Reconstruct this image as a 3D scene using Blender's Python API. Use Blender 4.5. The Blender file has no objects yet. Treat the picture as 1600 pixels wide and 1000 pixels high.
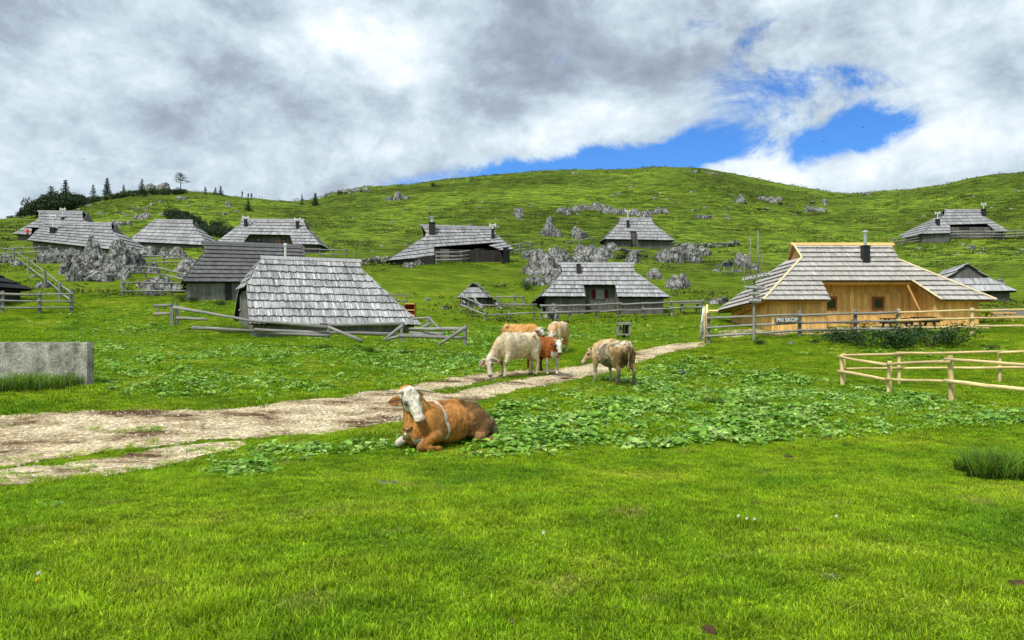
import bpy, math, random
import numpy as np
from mathutils import Vector, Matrix
sc = bpy.context.scene
R = math.radians
rnd = random.Random(7)

# ---------------------------------------------------------------- camera
F = 1150.0; CZ = 1.6                       # focal length in photo pixels, eye height
cam_d = bpy.data.cameras.new('camera'); cam = bpy.data.objects.new('camera', cam_d)
sc.collection.objects.link(cam); sc.camera = cam
cam.location = (0, 0, CZ); cam.rotation_euler = (R(90), 0, 0)
cam_d.sensor_width = 36; cam_d.lens = F / 1600 * 36; cam_d.clip_start = 0.1; cam_d.clip_end = 5000

# ---------------------------------------------------------------- sun, sky, exposure
SUN_EL, SUN_AZ, SUN_STR = 56, 215, 3.0       # azimuth clockwise from +Y (behind the camera, a little to the left)
EXPO = 0.28
sun_d = bpy.data.lights.new('sun', 'SUN'); sun_d.energy = SUN_STR; sun_d.angle = R(10); sun_d.color = (1, .95, .86)
sun = bpy.data.objects.new('sun', sun_d); sc.collection.objects.link(sun)
sd_ = Vector((math.sin(R(SUN_AZ)) * math.cos(R(SUN_EL)), math.cos(R(SUN_AZ)) * math.cos(R(SUN_EL)), math.sin(R(SUN_EL))))
sun.rotation_euler = sd_.to_track_quat('Z', 'Y').to_euler(); sun.location = sd_ * 50
vs = sc.view_settings; sc.display_settings.display_device = 'sRGB'
vs.view_transform = 'Standard'; vs.look = 'None'; vs.exposure = EXPO; vs.gamma = 1; vs.use_curve_mapping = False
sc.cycles.max_bounces = 6; sc.cycles.transparent_max_bounces = 4

def world():
    w = bpy.data.worlds.new('World'); sc.world = w; w.use_nodes = True
    n = w.node_tree.nodes; l = w.node_tree.links; n.clear()
    def N(t, **k):
        x = n.new(t)
        for a, b in k.items(): setattr(x, a, b)
        return x
    def M(op, a, b=None, c=None, clamp=False):
        x = N('ShaderNodeMath', operation=op, use_clamp=clamp)
        for i, v in enumerate((a, b, c)):
            if v is None: continue
            if isinstance(v, (int, float)): x.inputs[i].default_value = v
            else: l.new(v, x.inputs[i])
        return x.outputs[0]
    tc = N('ShaderNodeTexCoord')
    D = tc.outputs['Generated']
    sky = N('ShaderNodeTexSky', sky_type='NISHITA', sun_disc=False, sun_elevation=R(SUN_EL), sun_rotation=R(SUN_AZ), altitude=1600)
    def noise(scale, det, rough, stretch=(1, 1, 2.2), off=(0, 0, 0), dist=0):
        mp = N('ShaderNodeMapping'); mp.inputs['Scale'].default_value = stretch; mp.inputs['Location'].default_value = off
        l.new(D, mp.inputs[0])
        t = N('ShaderNodeTexNoise'); t.inputs['Scale'].default_value = scale; t.inputs['Detail'].default_value = det
        t.inputs['Roughness'].default_value = rough; t.inputs['Distortion'].default_value = dist
        l.new(mp.outputs[0], t.inputs['Vector']); return t.outputs[0]
    def blob(px, py, wx, wy, tilt=0):       # soft patch of sky round a direction; 1 in its middle
        d = Vector(((px - 800) / F, 1, (500 - py) / F)); nn = d.length; d.normalize()
        r = Vector((d.y, -d.x, 0)).normalized(); u = r.cross(d) * 1.0
        r2 = r * math.cos(R(tilt)) + u * math.sin(R(tilt)); u2 = -r * math.sin(R(tilt)) + u * math.cos(R(tilt))
        a = N('ShaderNodeVectorMath', operation='SUBTRACT'); l.new(D, a.inputs[0]); a.inputs[1].default_value = d
        def dot(v):
            x = N('ShaderNodeVectorMath', operation='DOT_PRODUCT'); l.new(a.outputs[0], x.inputs[0]); x.inputs[1].default_value = v
            return x.outputs['Value']
        X = M('DIVIDE', dot(r2), wx / F / nn); Y = M('DIVIDE', dot(u2), wy / F / nn)
        q = M('ADD', M('MULTIPLY', X, X), M('MULTIPLY', Y, Y))
        return M('DIVIDE', 1.0, M('ADD', 1.0, M('MULTIPLY', q, q)))
    def addall(lst):
        o = lst[0]
        for x in lst[1:]: o = M('ADD', o, x)
        return o
    n1 = noise(6.0, 10, .62, dist=.35, stretch=(1, 1, 1.6)); n2 = noise(17, 8, .66, off=(3, 1, 2), stretch=(1, 1, 1.3), dist=.3); n3 = noise(3.4, 6, .6, off=(7, 2, 5), stretch=(1, 1, 1.9)); n4 = noise(9, 10, .68, off=(1, 6, 3), stretch=(1, 1, 1.3), dist=.5)
    # blue openings
    blue = addall([blob(900, 264, 270, 25, 5), M('MULTIPLY', blob(1080, 236, 120, 26, 14), .9), M('MULTIPLY', blob(1335, 200, 72, 32, 10), .9), M('MULTIPLY', blob(1262, 238, 30, 30), .6), M('MULTIPLY', blob(1335, 120, 80, 16, -15), .34), 
                   M('MULTIPLY', blob(1205, 42, 60, 22, 20), .58), M('MULTIPLY', blob(1095, 42, 40, 16), .42), M('MULTIPLY', blob(885, 105, 34, 30), .36), M('MULTIPLY', blob(1180, 130, 110, 40), .36)])
    gate = M('MULTIPLY', blue, 2.2, clamp=True)
    thr = M('ADD', blue, M('MULTIPLY', gate, M('SUBTRACT', M('MULTIPLY', M('SUBTRACT', n4, .5), 3.3), M('MULTIPLY', M('SUBTRACT', n1, .5), 1.3))))
    bm = N('ShaderNodeMapRange'); bm.interpolation_type = 'SMOOTHSTEP'
    l.new(thr, bm.inputs[0]); bm.inputs[1].default_value = .22; bm.inputs[2].default_value = .98
    # cloud brightness
    bright = addall([M('MULTIPLY', blob(960, 190, 190, 45, 8), .30), M('MULTIPLY', blob(1440, 245, 190, 45, 12), .34), M('MULTIPLY', blob(1180, 265, 110, 40), .26),
                     M('MULTIPLY', blob(590, 60, 130, 60), .16), M('MULTIPLY', blob(250, 240, 130, 30), .12), M('MULTIPLY', blob(130, 60, 90, 30, 20), .14), M('MULTIPLY', blob(1500, 70, 90, 60, 30), .15), M('MULTIPLY', blob(200,120,120,30,20), .14)])
    dark = addall([M('MULTIPLY', blob(320, 85, 150, 36, -12), .26), M('MULTIPLY', blob(800, 90, 90, 95), .28), M('MULTIPLY', blob(1010, 110, 130, 50, -10), .24), M('MULTIPLY', blob(30, 70, 100, 40), .22),
                   M('MULTIPLY', blob(120, 210, 160, 40), .10), M('MULTIPLY', blob(220, 180, 100, 30, -30), .14), M('MULTIPLY', blob(1560, 110, 60, 60), .18), M('MULTIPLY', blob(650, 180, 220, 40), .08), M('MULTIPLY', blob(1420, 290, 160, 16), .10)])
    v = M('ADD', M('ADD', .58, M('MULTIPLY', M('SUBTRACT', n3, .5), .95)), M('MULTIPLY', M('SUBTRACT', n1, .5), 1.2))
    v = M('ADD', v, M('MULTIPLY', M('SUBTRACT', n2, .5), .75))
    v = M('SUBTRACT', M('ADD', v, bright), dark, clamp=True)
    cr = N('ShaderNodeValToRGB'); l.new(v, cr.inputs[0]); e = cr.color_ramp.elements
    e[0].position = .05; e[0].color = (.24, .28, .35, 1); e[1].position = 1; e[1].color = (.90, .95, 1.0, 1)
    x = e.new(.35); x.color = (.35, .42, .50, 1); x = e.new(.65); x.color = (.57, .68, .76, 1)
    b1 = N('ShaderNodeBackground'); b1.inputs[1].default_value = .10
    tint = N('ShaderNodeMix', data_type='RGBA', blend_type='MULTIPLY'); tint.inputs[0].default_value = 1
    l.new(sky.outputs[0], tint.inputs[6]); tint.inputs[7].default_value = (.42, .86, 1.42, 1)
    l.new(tint.outputs[2], b1.inputs[0])
    b2 = N('ShaderNodeBackground'); b2.inputs[1].default_value = .96; l.new(cr.outputs[0], b2.inputs[0])
    mx = N('ShaderNodeMixShader'); l.new(bm.outputs[0], mx.inputs[0]); l.new(b2.outputs[0], mx.inputs[1]); l.new(b1.outputs[0], mx.inputs[2])
    o = N('ShaderNodeOutputWorld'); l.new(mx.outputs[0], o.inputs[0])
world()

# ---------------------------------------------------------------- numeric noise
def _h(ix, iy, iz, seed):
    h = (ix.astype(np.int64) * 374761393 + iy.astype(np.int64) * 668265263 + iz.astype(np.int64) * 2147483647 + seed * 974711) & 0xffffffff
    h = ((h ^ (h >> 13)) * 1274126177) & 0xffffffff
    h = ((h ^ (h >> 16)) * 2246822519) & 0xffffffff
    return ((h ^ (h >> 15)) & 0xffff) / 65535.0
def vn(x, y, z=0.0, seed=0):
    x = np.asarray(x, float); y = np.asarray(y, float); z = np.zeros_like(x) + z
    ix, iy, iz = np.floor(x), np.floor(y), np.floor(z)
    fx, fy, fz = x - ix, y - iy, z - iz
    fx = fx * fx * (3 - 2 * fx); fy = fy * fy * (3 - 2 * fy); fz = fz * fz * (3 - 2 * fz)
    o = 0
    for a in (0, 1):
        for b in (0, 1):
            for c in (0, 1):
                o = o + (fx if a else 1 - fx) * (fy if b else 1 - fy) * (fz if c else 1 - fz) * _h(ix + a, iy + b, iz + c, seed)
    return o * 2 - 1
def fbm(x, y, z=0.0, o=4, seed=0, g=.5):
    s = 0; a = 1; t = 0
    for i in range(o):
        s = s + a * vn(x * 2 ** i + 17.3 * i, y * 2 ** i - 9.1 * i, np.asarray(z) * 2 ** i, seed + i); t += a; a *= g
    return s / t

# ---------------------------------------------------------------- terrain
US = np.array([-480, -200, 0, 200, 400, 600, 800, 1000, 1200, 1400, 1600, 1800, 2080], float)
DS = np.array([3.7, 8, 12, 18, 25, 35, 50, 70, 100])
TAB = {3.7: [997] * 13, 8: [778] * 13, 12: [706, 706, 707, 709, 711, 712, 712, 712, 712, 712, 712, 712, 712],
 18: [598, 600, 603, 608, 616, 624, 629, 633, 636, 637, 634, 630, 625],
 25: [542, 545, 549, 554, 562, 571, 578, 590, 594, 597, 590, 580, 570],
 35: [500, 502, 507, 515, 521, 526, 534, 534, 520, 514, 505, 498, 492],
 50: [436, 438, 440, 446, 454, 467, 480, 484, 480, 482, 478, 470, 460],
 70: [388, 390, 392, 395, 398, 399, 406, 424, 431, 430, 425, 415, 405],
 100: [360, 361, 361, 353, 358, 363, 366, 371, 379, 373, 363, 355, 350]}
SKU = np.array([-480, -200, -60, 0, 50, 100, 140, 200, 240, 270, 330, 370, 400, 460, 500, 530, 560, 600, 650, 700, 800, 900, 960, 1050, 1100, 1150, 1200, 1260, 1330, 1370, 1420, 1480, 1520, 1560, 1600, 1700, 2080], float)
SKY_ = np.array([372, 362, 352, 344, 336, 322, 312, 300, 297, 297, 302, 309, 311, 317, 314, 304, 300, 298, 294, 287, 277, 271, 271, 267, 270, 278, 288, 298, 306, 302, 299, 290, 280, 274, 271, 266, 262], float)
def ridge_d(u): return 150 + 80 * np.clip((u - 330) / 230, 0, 1) ** 1.5 - 40 * np.clip((u - 1180) / 240, 0, 1)
def _spl(xs, ys, x):                       # Catmull-Rom over uneven knots
    i = np.clip(np.searchsorted(xs, x, side='right') - 1, 0, len(xs) - 2)
    m = np.gradient(ys, xs); h = xs[i + 1] - xs[i]; t = np.clip((x - xs[i]) / h, 0, 1)
    return (2*t**3 - 3*t**2 + 1) * ys[i] + (t**3 - 2*t**2 + t) * h * m[i] + (-2*t**3 + 3*t**2) * ys[i+1] + (t**3 - t**2) * h * m[i+1]
def Hraw(X, Y):
    X = np.asarray(X, float); Y = np.asarray(Y, float)
    az = np.arctan2(X, Y); ac = np.clip(az, -R(48), R(48)); r = np.hypot(X, Y)
    d = np.where(np.abs(az) < R(48), Y, r * math.cos(R(48))); d = np.maximum(d, .5)
    u = 800 + F * np.tan(ac)
    Rd = ridge_d(u); sky = _spl(SKU, SKY_, u)
    zr = CZ + (500 - sky) / F * Rd
    rows = [CZ + (500 - _spl(US, np.array(TAB[k], float), u)) / F * k for k in DS] + [zr]
    rows = [np.zeros_like(u)] + rows
    ds = [np.full_like(u, 2.5)] + [np.full_like(u, k) for k in DS] + [Rd]
    Z = np.stack(rows); Dd = np.log(np.stack(ds)); n = len(rows)
    x = np.log(np.clip(d, 2.5, None)); xe = np.minimum(x, Dd[-1])
    out = np.zeros_like(u)
    sl = (Z[1:] - Z[:-1]) / (Dd[1:] - Dd[:-1])
    m = np.concatenate([sl[:1] * 0, (sl[1:] + sl[:-1]) / 2, sl[-1:] * .75])
    for i in range(n - 1):
        h = Dd[i+1] - Dd[i]; t = (xe - Dd[i]) / h; q = (t >= 0) & (t <= 1 + 1e-9); t = np.clip(t, 0, 1)
        v = (2*t**3 - 3*t**2 + 1) * Z[i] + (t**3 - 2*t**2 + t) * h * m[i] + (-2*t**3 + 3*t**2) * Z[i+1] + (t**3 - t**2) * h * m[i+1]
        out = np.where(q, v, out)
    past = np.clip(d - Rd, 0, None)
    return out - past * .28
def H(X, Y):
    X = np.asarray(X, float); Y = np.asarray(Y, float); d = np.hypot(X, Y)
    z = Hraw(X, Y)
    z = z + .045 * fbm(X * .9, Y * .9, o=3, seed=3) * np.clip(d / 6, .3, 1)
    k = np.clip((d - 45) / 60, 0, 1)
    z = z + k * (.4 * fbm(X * .05, Y * .07, o=3, seed=9) + .3 * fbm(X * .22, Y * .5, o=2, seed=11)) * np.clip((260 - d) / 60, .35, 1)
    return z
def Hs(x, y): return float(H(np.array([x]), np.array([y]))[0])
def W(px, py, d): return Vector(((px - 800) / F * d, d, CZ + (500 - py) / F * d))
def project(x, y, z): return 800 + F * x / y, 500 - F * (z - CZ) / y
def GY(px, py):                            # where the ray of a photo point meets the ground
    d = np.exp(np.linspace(math.log(3), math.log(300), 3000)); X = (px - 800) / F * d
    z = H(X, d); zr = CZ + (500 - py) / F * d
    hit = np.nonzero(z >= zr)[0]
    if len(hit) == 0:
        i = int(np.argmax(z - zr * 1.0 + 0)); i = int(np.argmax((z - CZ) / d))
    else: i = hit[0]
    return Vector((float(X[i]), float(d[i]), float(z[i])))

# ---------------------------------------------------------------- path mask (in world space, shape read off the photo once)
def _band(pts):
    a = np.array(pts, float); return lambda px: (np.interp(px, a[:, 0], a[:, 1]), np.interp(px, a[:, 0], a[:, 2]))
BANDS = [_band([(-300, 700, 46), (-100, 696, 42), (0, 691, 41), (100, 679, 36), (200, 671, 30), (300, 665, 25), (400, 660, 24), (500, 652, 26), (600, 640, 24), (640, 636, 24), (700, 628, 13), (760, 613, 11), (820, 599, 9), (900, 585, 8), (960, 570, 10), (1010, 554, 8), (1050, 544, 5.5), (1100, 537, 3.5), (1112, 535, -8), (3000, 535, -30)]),
         _band([(-300, 770, 14), (0, 748, 13), (100, 738, 13), (200, 724, 12), (300, 705, 9), (370, 694, 5), (420, 690, -10), (3000, 690, -40)]),
         _band([(-300, 600, -40), (480, 640, -20), (540, 628, 10), (600, 621, 10), (680, 604, 8), (750, 591, 7), (830, 581, 3.5), (900, 577, 3), (960, 568, 5), (1000, 558, 3), (1040, 545, -10), (3000, 540, -30)])]
def path_sd(X, Y, Z=None):
    Yc = np.maximum(Y, 2.0)
    if Z is None: Z = Hraw(X, Y)
    px, py = project(X, Yc, Z); s = np.full_like(px, 99.)
    for b in BANDS:
        c, w = b(px); s = np.minimum(s, np.abs(py - c) - w)
    s = s * (Yc / 14.0) ** 1.0
    return s + 6.5 * fbm(X * .8, Y * .8, o=5, seed=21, g=.7)
def leaf_density(X, Y):
    Z = Hraw(X, Y); px, py = project(X, np.maximum(Y, 2), Z)
    def ell(cx, cy, rx, ry): return np.clip(1.35 - np.sqrt(((px - cx) / rx) ** 2 + ((py - cy) / ry) ** 2), 0, 1)
    up = np.interp(px, [600, 760, 830, 900, 1000, 1100, 1300, 1600, 2000], [690, 640, 618, 604, 570, 552, 590, 640, 660])
    lo = np.interp(px, [560, 640, 760, 1000, 1300, 1500, 1600, 2000], [700, 722, 722, 708, 690, 672, 668, 668])
    a = np.clip((py - up) / 8, 0, 1) * np.clip((lo - py) / 8, 0, 1) * (px > 540)
    b = .62 * ell(420, 560, 330, 48) + .9 * ell(690, 555, 120, 40) + .5 * ell(230, 500, 150, 26) + .95 * ell(900, 522, 230, 20) + .35 * ell(330, 600, 250, 30) + .8 * ell(320, 478, 75, 14) + .7 * ell(1450, 552, 220, 13)+ .5*ell(150,520,120,30)
    b = b * (1 + .9 * fbm(X * .35, Y * .35, o=3, seed=31)) - .12
    c = ell(375, 733, 56, 13) * 1.0 + ell(30, 788, 50, 8) * .25 + ell(420, 712, 110, 9) * .6 + ell(500, 705, 90, 9) * .8 + ell(95, 580, 80, 12)*.5
    n = fbm(X * .7, Y * .7, o=3, seed=33)
    return np.clip(np.maximum(np.maximum(a * (.68 + 1.0 * n), b * .75), c), 0, 1)

# ---------------------------------------------------------------- object helpers
def tag(o, label=None, cat=None, group=None, kind=None):
    if label: o['label'] = label
    if cat: o['category'] = cat
    if group: o['group'] = group
    if kind: o['kind'] = kind
    return o
def thing(name, label, cat, loc=(0, 0, 0), rz=0, group=None):
    o = bpy.data.objects.new(name, None); sc.collection.objects.link(o); o.location = loc; o.rotation_euler = (0, 0, rz)
    o.empty_display_size = .2
    return tag(o, label, cat, group)
def root_of(o):
    while o.parent: o = o.parent
    return o
class MB:
    def __init__(s): s.v = []; s.f = []; s.c = []; s.uv = []
    def quadbox(s, bot, top, col=(1, 1, 1), uv=None):
        """8 points: bot 4 and top 4 in the same winding"""
        i = len(s.v); s.v += [tuple(p) for p in bot] + [tuple(p) for p in top]; s.c += [col] * 8
        uv = uv or [(0, 0), (1, 0), (1, 1), (0, 1)]
        s.uv += list(uv) + list(uv)
        s.f += [(i+3, i+2, i+1, i), (i+4, i+5, i+6, i+7)] + [(i+a, i+(a+1) % 4, i+4+(a+1) % 4, i+4+a) for a in range(4)]
    def box(s, c, hx, hy, hz, e=Vector((1, 0, 0)), f=Vector((0, 1, 0)), u=Vector((0, 0, 1)), col=(1, 1, 1)):
        c = Vector(c); q = [c - e*hx - f*hy, c + e*hx - f*hy, c + e*hx + f*hy, c - e*hx + f*hy]
        L = max(hx, hy, hz)
        if L == hz: uv = [(0, 0), (2*hx, 0), (2*hx+2*hy, 0), (2*hx, .0)]
        s.quadbox([p - u*hz for p in q], [p + u*hz for p in q], col, [(0, 0), (2*hx, 0), (2*hx, 2*hy), (0, 2*hy)])
        if L == hz:
            o = rnd.random() * 50
            s.uv[-8:] = [(o, 0), (o+2*hx, 0), (o+2*hx+.1, 0), (o+.1, 0), (o, 2*hz), (o+2*hx, 2*hz), (o+2*hx+.1, 2*hz), (o+.1, 2*hz)]
    def tube(s, pts, rad, n=8, col=(1, 1, 1), cap=True, rough=0.0):
        pts = [Vector(p) for p in pts]; i0 = len(s.v); o = rnd.random() * 30; L = 0; ph = rnd.random() * 6
        if isinstance(rad, (int, float)): rad = [rad] * len(pts)
        for k, p in enumerate(pts):
            t = (pts[min(k+1, len(pts)-1)] - pts[max(k-1, 0)]).normalized()
            a = t.cross(Vector((0, 0, 1)) if abs(t.z) < .9 else Vector((1, 0, 0))).normalized(); b = t.cross(a)
            if k: L += (p - pts[k-1]).length
            for j in range(n):
                th = 2*math.pi*j/n + ph; r = rad[k] * (1 + rough * rnd.uniform(-1, 1))
                s.v.append(tuple(p + (a*math.cos(th) + b*math.sin(th)) * r)); s.c.append(col); s.uv.append((o + j/n*.35, L))
        for k in range(len(pts)-1):
            for j in range(n):
                a = i0 + k*n + j; b = i0 + k*n + (j+1) % n; s.f.append((a, b, b+n, a+n))
        if cap:
            s.f.append(tuple(i0 + j for j in reversed(range(n)))); s.f.append(tuple(i0 + (len(pts)-1)*n + j for j in range(n)))
    def poly(s, pts, col=(1, 1, 1)):
        i = len(s.v); s.v += [tuple(p) for p in pts]; s.c += [col]*len(pts); s.uv += [(p[0], p[2] if len(p) > 2 else 0) for p in pts]; s.f.append(tuple(range(i, i+len(pts))))
    def build(s, name, mat, parent=None, smooth=False, origin=None):
        o = mesh_obj(name, np.array(s.v, float).reshape(-1, 3), s.f, mat, parent, smooth, s.c, s.uv, origin); return o
def mesh_obj(name, V, Fc, mat, parent=None, smooth=False, col=None, uv=None, origin=None):
    me = bpy.data.meshes.new(name); V = np.array(V, float)
    if origin is None and parent is not None: origin = root_of(parent).get('_org')
    if origin is not None: V = V - np.array(tuple(origin))
    if isinstance(Fc, np.ndarray):
        k = Fc.shape[1]; me.vertices.add(len(V)); me.vertices.foreach_set('co', V.ravel().astype(np.float32))
        me.loops.add(Fc.size); me.loops.foreach_set('vertex_index', Fc.ravel().astype(np.int32))
        me.polygons.add(len(Fc)); me.polygons.foreach_set('loop_start', (np.arange(len(Fc)) * k).astype(np.int32)); me.polygons.foreach_set('loop_total', np.full(len(Fc), k, np.int32))
        me.update(calc_edges=True); me.validate()
    else: me.from_pydata([tuple(p) for p in V], [], Fc); me.update()
    if col is not None and len(col):
        a = me.color_attributes.new('Col', 'FLOAT_COLOR', 'POINT'); c = np.ones((len(V), 4)); c[:, :3] = np.array(col)[:, :3]
        a.data.foreach_set('color', c.ravel().astype(np.float32))
    if uv is not None and len(uv):
        u = me.uv_layers.new(name='UVMap'); idx = np.zeros(len(me.loops), np.int32); me.loops.foreach_get('vertex_index', idx)
        u.data.foreach_set('uv', np.array(uv, float)[idx].ravel().astype(np.float32))
    if smooth: me.polygons.foreach_set('use_smooth', np.ones(len(me.polygons), bool))
    if mat: me.materials.append(mat)
    o = bpy.data.objects.new(name, me); sc.collection.objects.link(o)
    if parent is not None: o.parent = parent
    return o
def world_thing(name, label, cat, loc, group=None):
    """thing whose parts are given in world coordinates"""
    t = thing(name, label, cat, loc, 0, group); t['_org'] = tuple(loc); return t
def copy_tree(o, parent=None):
    c = o.copy(); sc.collection.objects.link(c); c.parent = parent
    for ch in [x for x in o.children]: copy_tree(ch, c)
    return c

# ---------------------------------------------------------------- materials
class NT:
    def __init__(s, name, rough=.9, spec=.2):
        s.m = bpy.data.materials.new(name); s.m.use_nodes = True; s.n = s.m.node_tree.nodes; s.l = s.m.node_tree.links
        s.b = s.n['Principled BSDF']; s.b.inputs['Roughness'].default_value = rough; s.b.inputs['Specular IOR Level'].default_value = spec
        s.geo = None
    def N(s, t, **k):
        x = s.n.new(t)
        for a, b in k.items(): setattr(x, a, b)
        return x
    def set(s, i, v):
        if v is None: return
        if hasattr(v, 'is_output') or isinstance(v, bpy.types.NodeSocket): s.l.new(v, i)
        else: i.default_value = v
    def pos(s):
        if not s.geo: s.geo = s.N('ShaderNodeNewGeometry')
        return s.geo.outputs['Position']
    def obj(s): return s.N('ShaderNodeTexCoord').outputs['Object']
    def uv(s): return s.N('ShaderNodeTexCoord').outputs['UV']
    def mapv(s, v, scale=(1, 1, 1), loc=(0, 0, 0), rot=(0, 0, 0)):
        m = s.N('ShaderNodeMapping'); s.l.new(v, m.inputs[0]); m.inputs['Scale'].default_value = scale; m.inputs['Location'].default_value = loc; m.inputs['Rotation'].default_value = rot
        return m.outputs[0]
    def noise(s, v, scale, det=4, rough=.55, dist=0):
        t = s.N('ShaderNodeTexNoise'); s.l.new(v, t.inputs['Vector']); t.inputs['Scale'].default_value = scale; t.inputs['Detail'].default_value = det
        t.inputs['Roughness'].default_value = rough; t.inputs['Distortion'].default_value = dist; return t.outputs[0]
    def voro(s, v, scale, feature='F1', out='Distance'):
        t = s.N('ShaderNodeTexVoronoi', feature=feature); s.l.new(v, t.inputs['Vector']); t.inputs['Scale'].default_value = scale; return t.outputs[out]
    def ramp(s, f, stops, interp='LINEAR'):
        r = s.N('ShaderNodeValToRGB'); s.l.new(f, r.inputs[0]); r.color_ramp.interpolation = interp; e = r.color_ramp.elements
        for i, (p, c) in enumerate(stops):
            c = (c, c, c) if isinstance(c, (int, float)) else c
            if i < 2: e[i].position = p; e[i].color = (*c, 1)
            else: x = e.new(p); x.color = (*c, 1)
        return r.outputs[0]
    def mix(s, f, a, b, mode='MIX'):
        m = s.N('ShaderNodeMix', data_type='RGBA', blend_type=mode)
        for i, v in ((0, f), (6, a), (7, b)):
            if isinstance(v, tuple): v = (*v, 1) if len(v) == 3 else v
            s.set(m.inputs[i], v)
        return m.outputs[2]
    def math(s, op, a, b=None, clamp=False):
        m = s.N('ShaderNodeMath', operation=op, use_clamp=clamp); s.set(m.inputs[0], a); s.set(m.inputs[1], b); return m.outputs[0]
    def attr(s, name='Col'): return s.N('ShaderNodeAttribute', attribute_name=name).outputs['Color']
    def bump(s, h, st=.5, dist=.02):
        b = s.N('ShaderNodeBump'); s.l.new(h, b.inputs['Height']); b.inputs['Strength'].default_value = st; b.inputs['Distance'].default_value = dist; s.l.new(b.outputs[0], s.b.inputs['Normal'])
    def col(s, c): s.set(s.b.inputs['Base Color'], (*c, 1) if isinstance(c, tuple) else c); return s.m

def mat_wood(name, tint, streak=.6, fine=60, rough=.85, blotch=.35, spec=.15):
    t = NT(name, rough, spec); uv = t.uv()
    n1 = t.noise(t.mapv(uv, (fine, 1.6, 1)), 1, 5, .65); n2 = t.noise(t.mapv(uv, (fine * .25, .8, 1), (5, 3, 0)), 1, 3, .5); n3 = t.noise(t.pos(), .9, 4, .6)
    c = t.mix(1.0, t.attr(), tint, 'MULTIPLY')
    c = t.mix(streak, c, t.ramp(n1, [(.32, .12), (.62, 1.25)]), 'MULTIPLY')
    c = t.mix(.5 * streak, c, t.ramp(n2, [(.35, .35), (.6, 1.15)]), 'MULTIPLY')
    c = t.mix(blotch, c, t.ramp(n3, [(.3, .45), (.7, 1.3)]), 'MULTIPLY')
    t.bump(n1, .5, .01); return t.col(c)
M = {}
M['shingle'] = mat_wood('weathered_shingle', (.43, .43, .44), .8, 50)
M['shingle_streak'] = mat_wood('streaked_shingle', (.47, .47, .475), 1.0, 30, blotch=.5)
M['shingle_dark'] = mat_wood('dark_shingle', (.15, .147, .155), .5, 45)
M['shingle_new'] = mat_wood('new_shingle', (.56, .53, .50), .65, 45, blotch=.3)
M['grey_wood'] = mat_wood('grey_wood', (.22, .215, .205), .6, 40)
M['dark_wood'] = mat_wood('dark_wood', (.055, .050, .047), .6, 40)  # colour lowered further to put the porch recess shade into the wood
M['fence_wood'] = mat_wood('fence_wood', (.33, .32, .30), .55, 30)
M['pine_wood'] = mat_wood('pine_wood', (.92, .57, .20), .42, 28, .7, .3)
M['log_wood'] = mat_wood('peeled_log', (.92, .70, .35), .55, 16, .7, .3)
M['frame_wood'] = mat_wood('frame_wood', (.36, .13, .045), .3, 30)
M['red_wood'] = mat_wood('red_shutter', (.14, .012, .014), .3, 30)
M['orange_wood'] = mat_wood('orange_shutter', (.55, .26, .04), .3, 30)
M['black_roof'] = mat_wood('black_felt', (.02, .02, .022), .2, 30, .7)
def mat_plain(name, c, rough=.6, spec=.3, metal=0, nz=.25):
    t = NT(name, rough, spec); t.b.inputs['Metallic'].default_value = metal
    return t.col(t.mix(nz, c, t.ramp(t.noise(t.obj(), 14, 4, .6), [(.3, .45), (.7, 1.4)]), 'MULTIPLY'))
M['metal'] = mat_plain('galvanised_metal', (.62, .64, .66), .35, .5, .7)
M['soot'] = mat_plain('black_metal', (.022, .022, .025), .5)
M['white'] = mat_plain('white_enamel', (.72, .73, .74), .5)
M['glass'] = mat_plain('window_glass', (.012, .016, .026), .06, .9, 0, .1)
M['curtain_glass'] = mat_plain('curtained_glass', (.24, .30, .34), .25, .7)
M['paper_blue'] = mat_plain('blue_notice', (.08, .14, .36), .6)
M['black'] = mat_plain('doorway_shade', (.012, .012, .014), .5)  # black colour standing in for the unlit inside of an open doorway
M['paint'] = mat_plain('white_lettering', (.75, .74, .7), .8)
M['horn'] = mat_plain('horn', (.50, .44, .34), .45, .4)
M['hoof'] = mat_plain('hoof', (.06, .05, .04), .5)
M['brass'] = mat_plain('dull_brass', (.34, .30, .17), .35, .5, .7)
M['leather'] = mat_plain('leather_strap', (.09, .05, .03), .7)
M['eye'] = mat_plain('eye', (.01, .007, .005), .1, .8)
def mat_fur():
    t = NT('fur', .85, .15); v = t.obj()
    n = t.noise(t.mapv(v, (1.3, 1, .7)), 24, 6, .72, .6); n2 = t.noise(v, 5, 4, .6)
    c = t.mix(.75, t.attr(), t.ramp(n, [(.34, .42), (.64, 1.35)]), 'MULTIPLY'); c = t.mix(.6, c, t.ramp(n2, [(.35, .5), (.65, 1.3)]), 'MULTIPLY')
    t.bump(n, .8, .03); return t.col(c)
M['fur'] = mat_fur()
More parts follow.
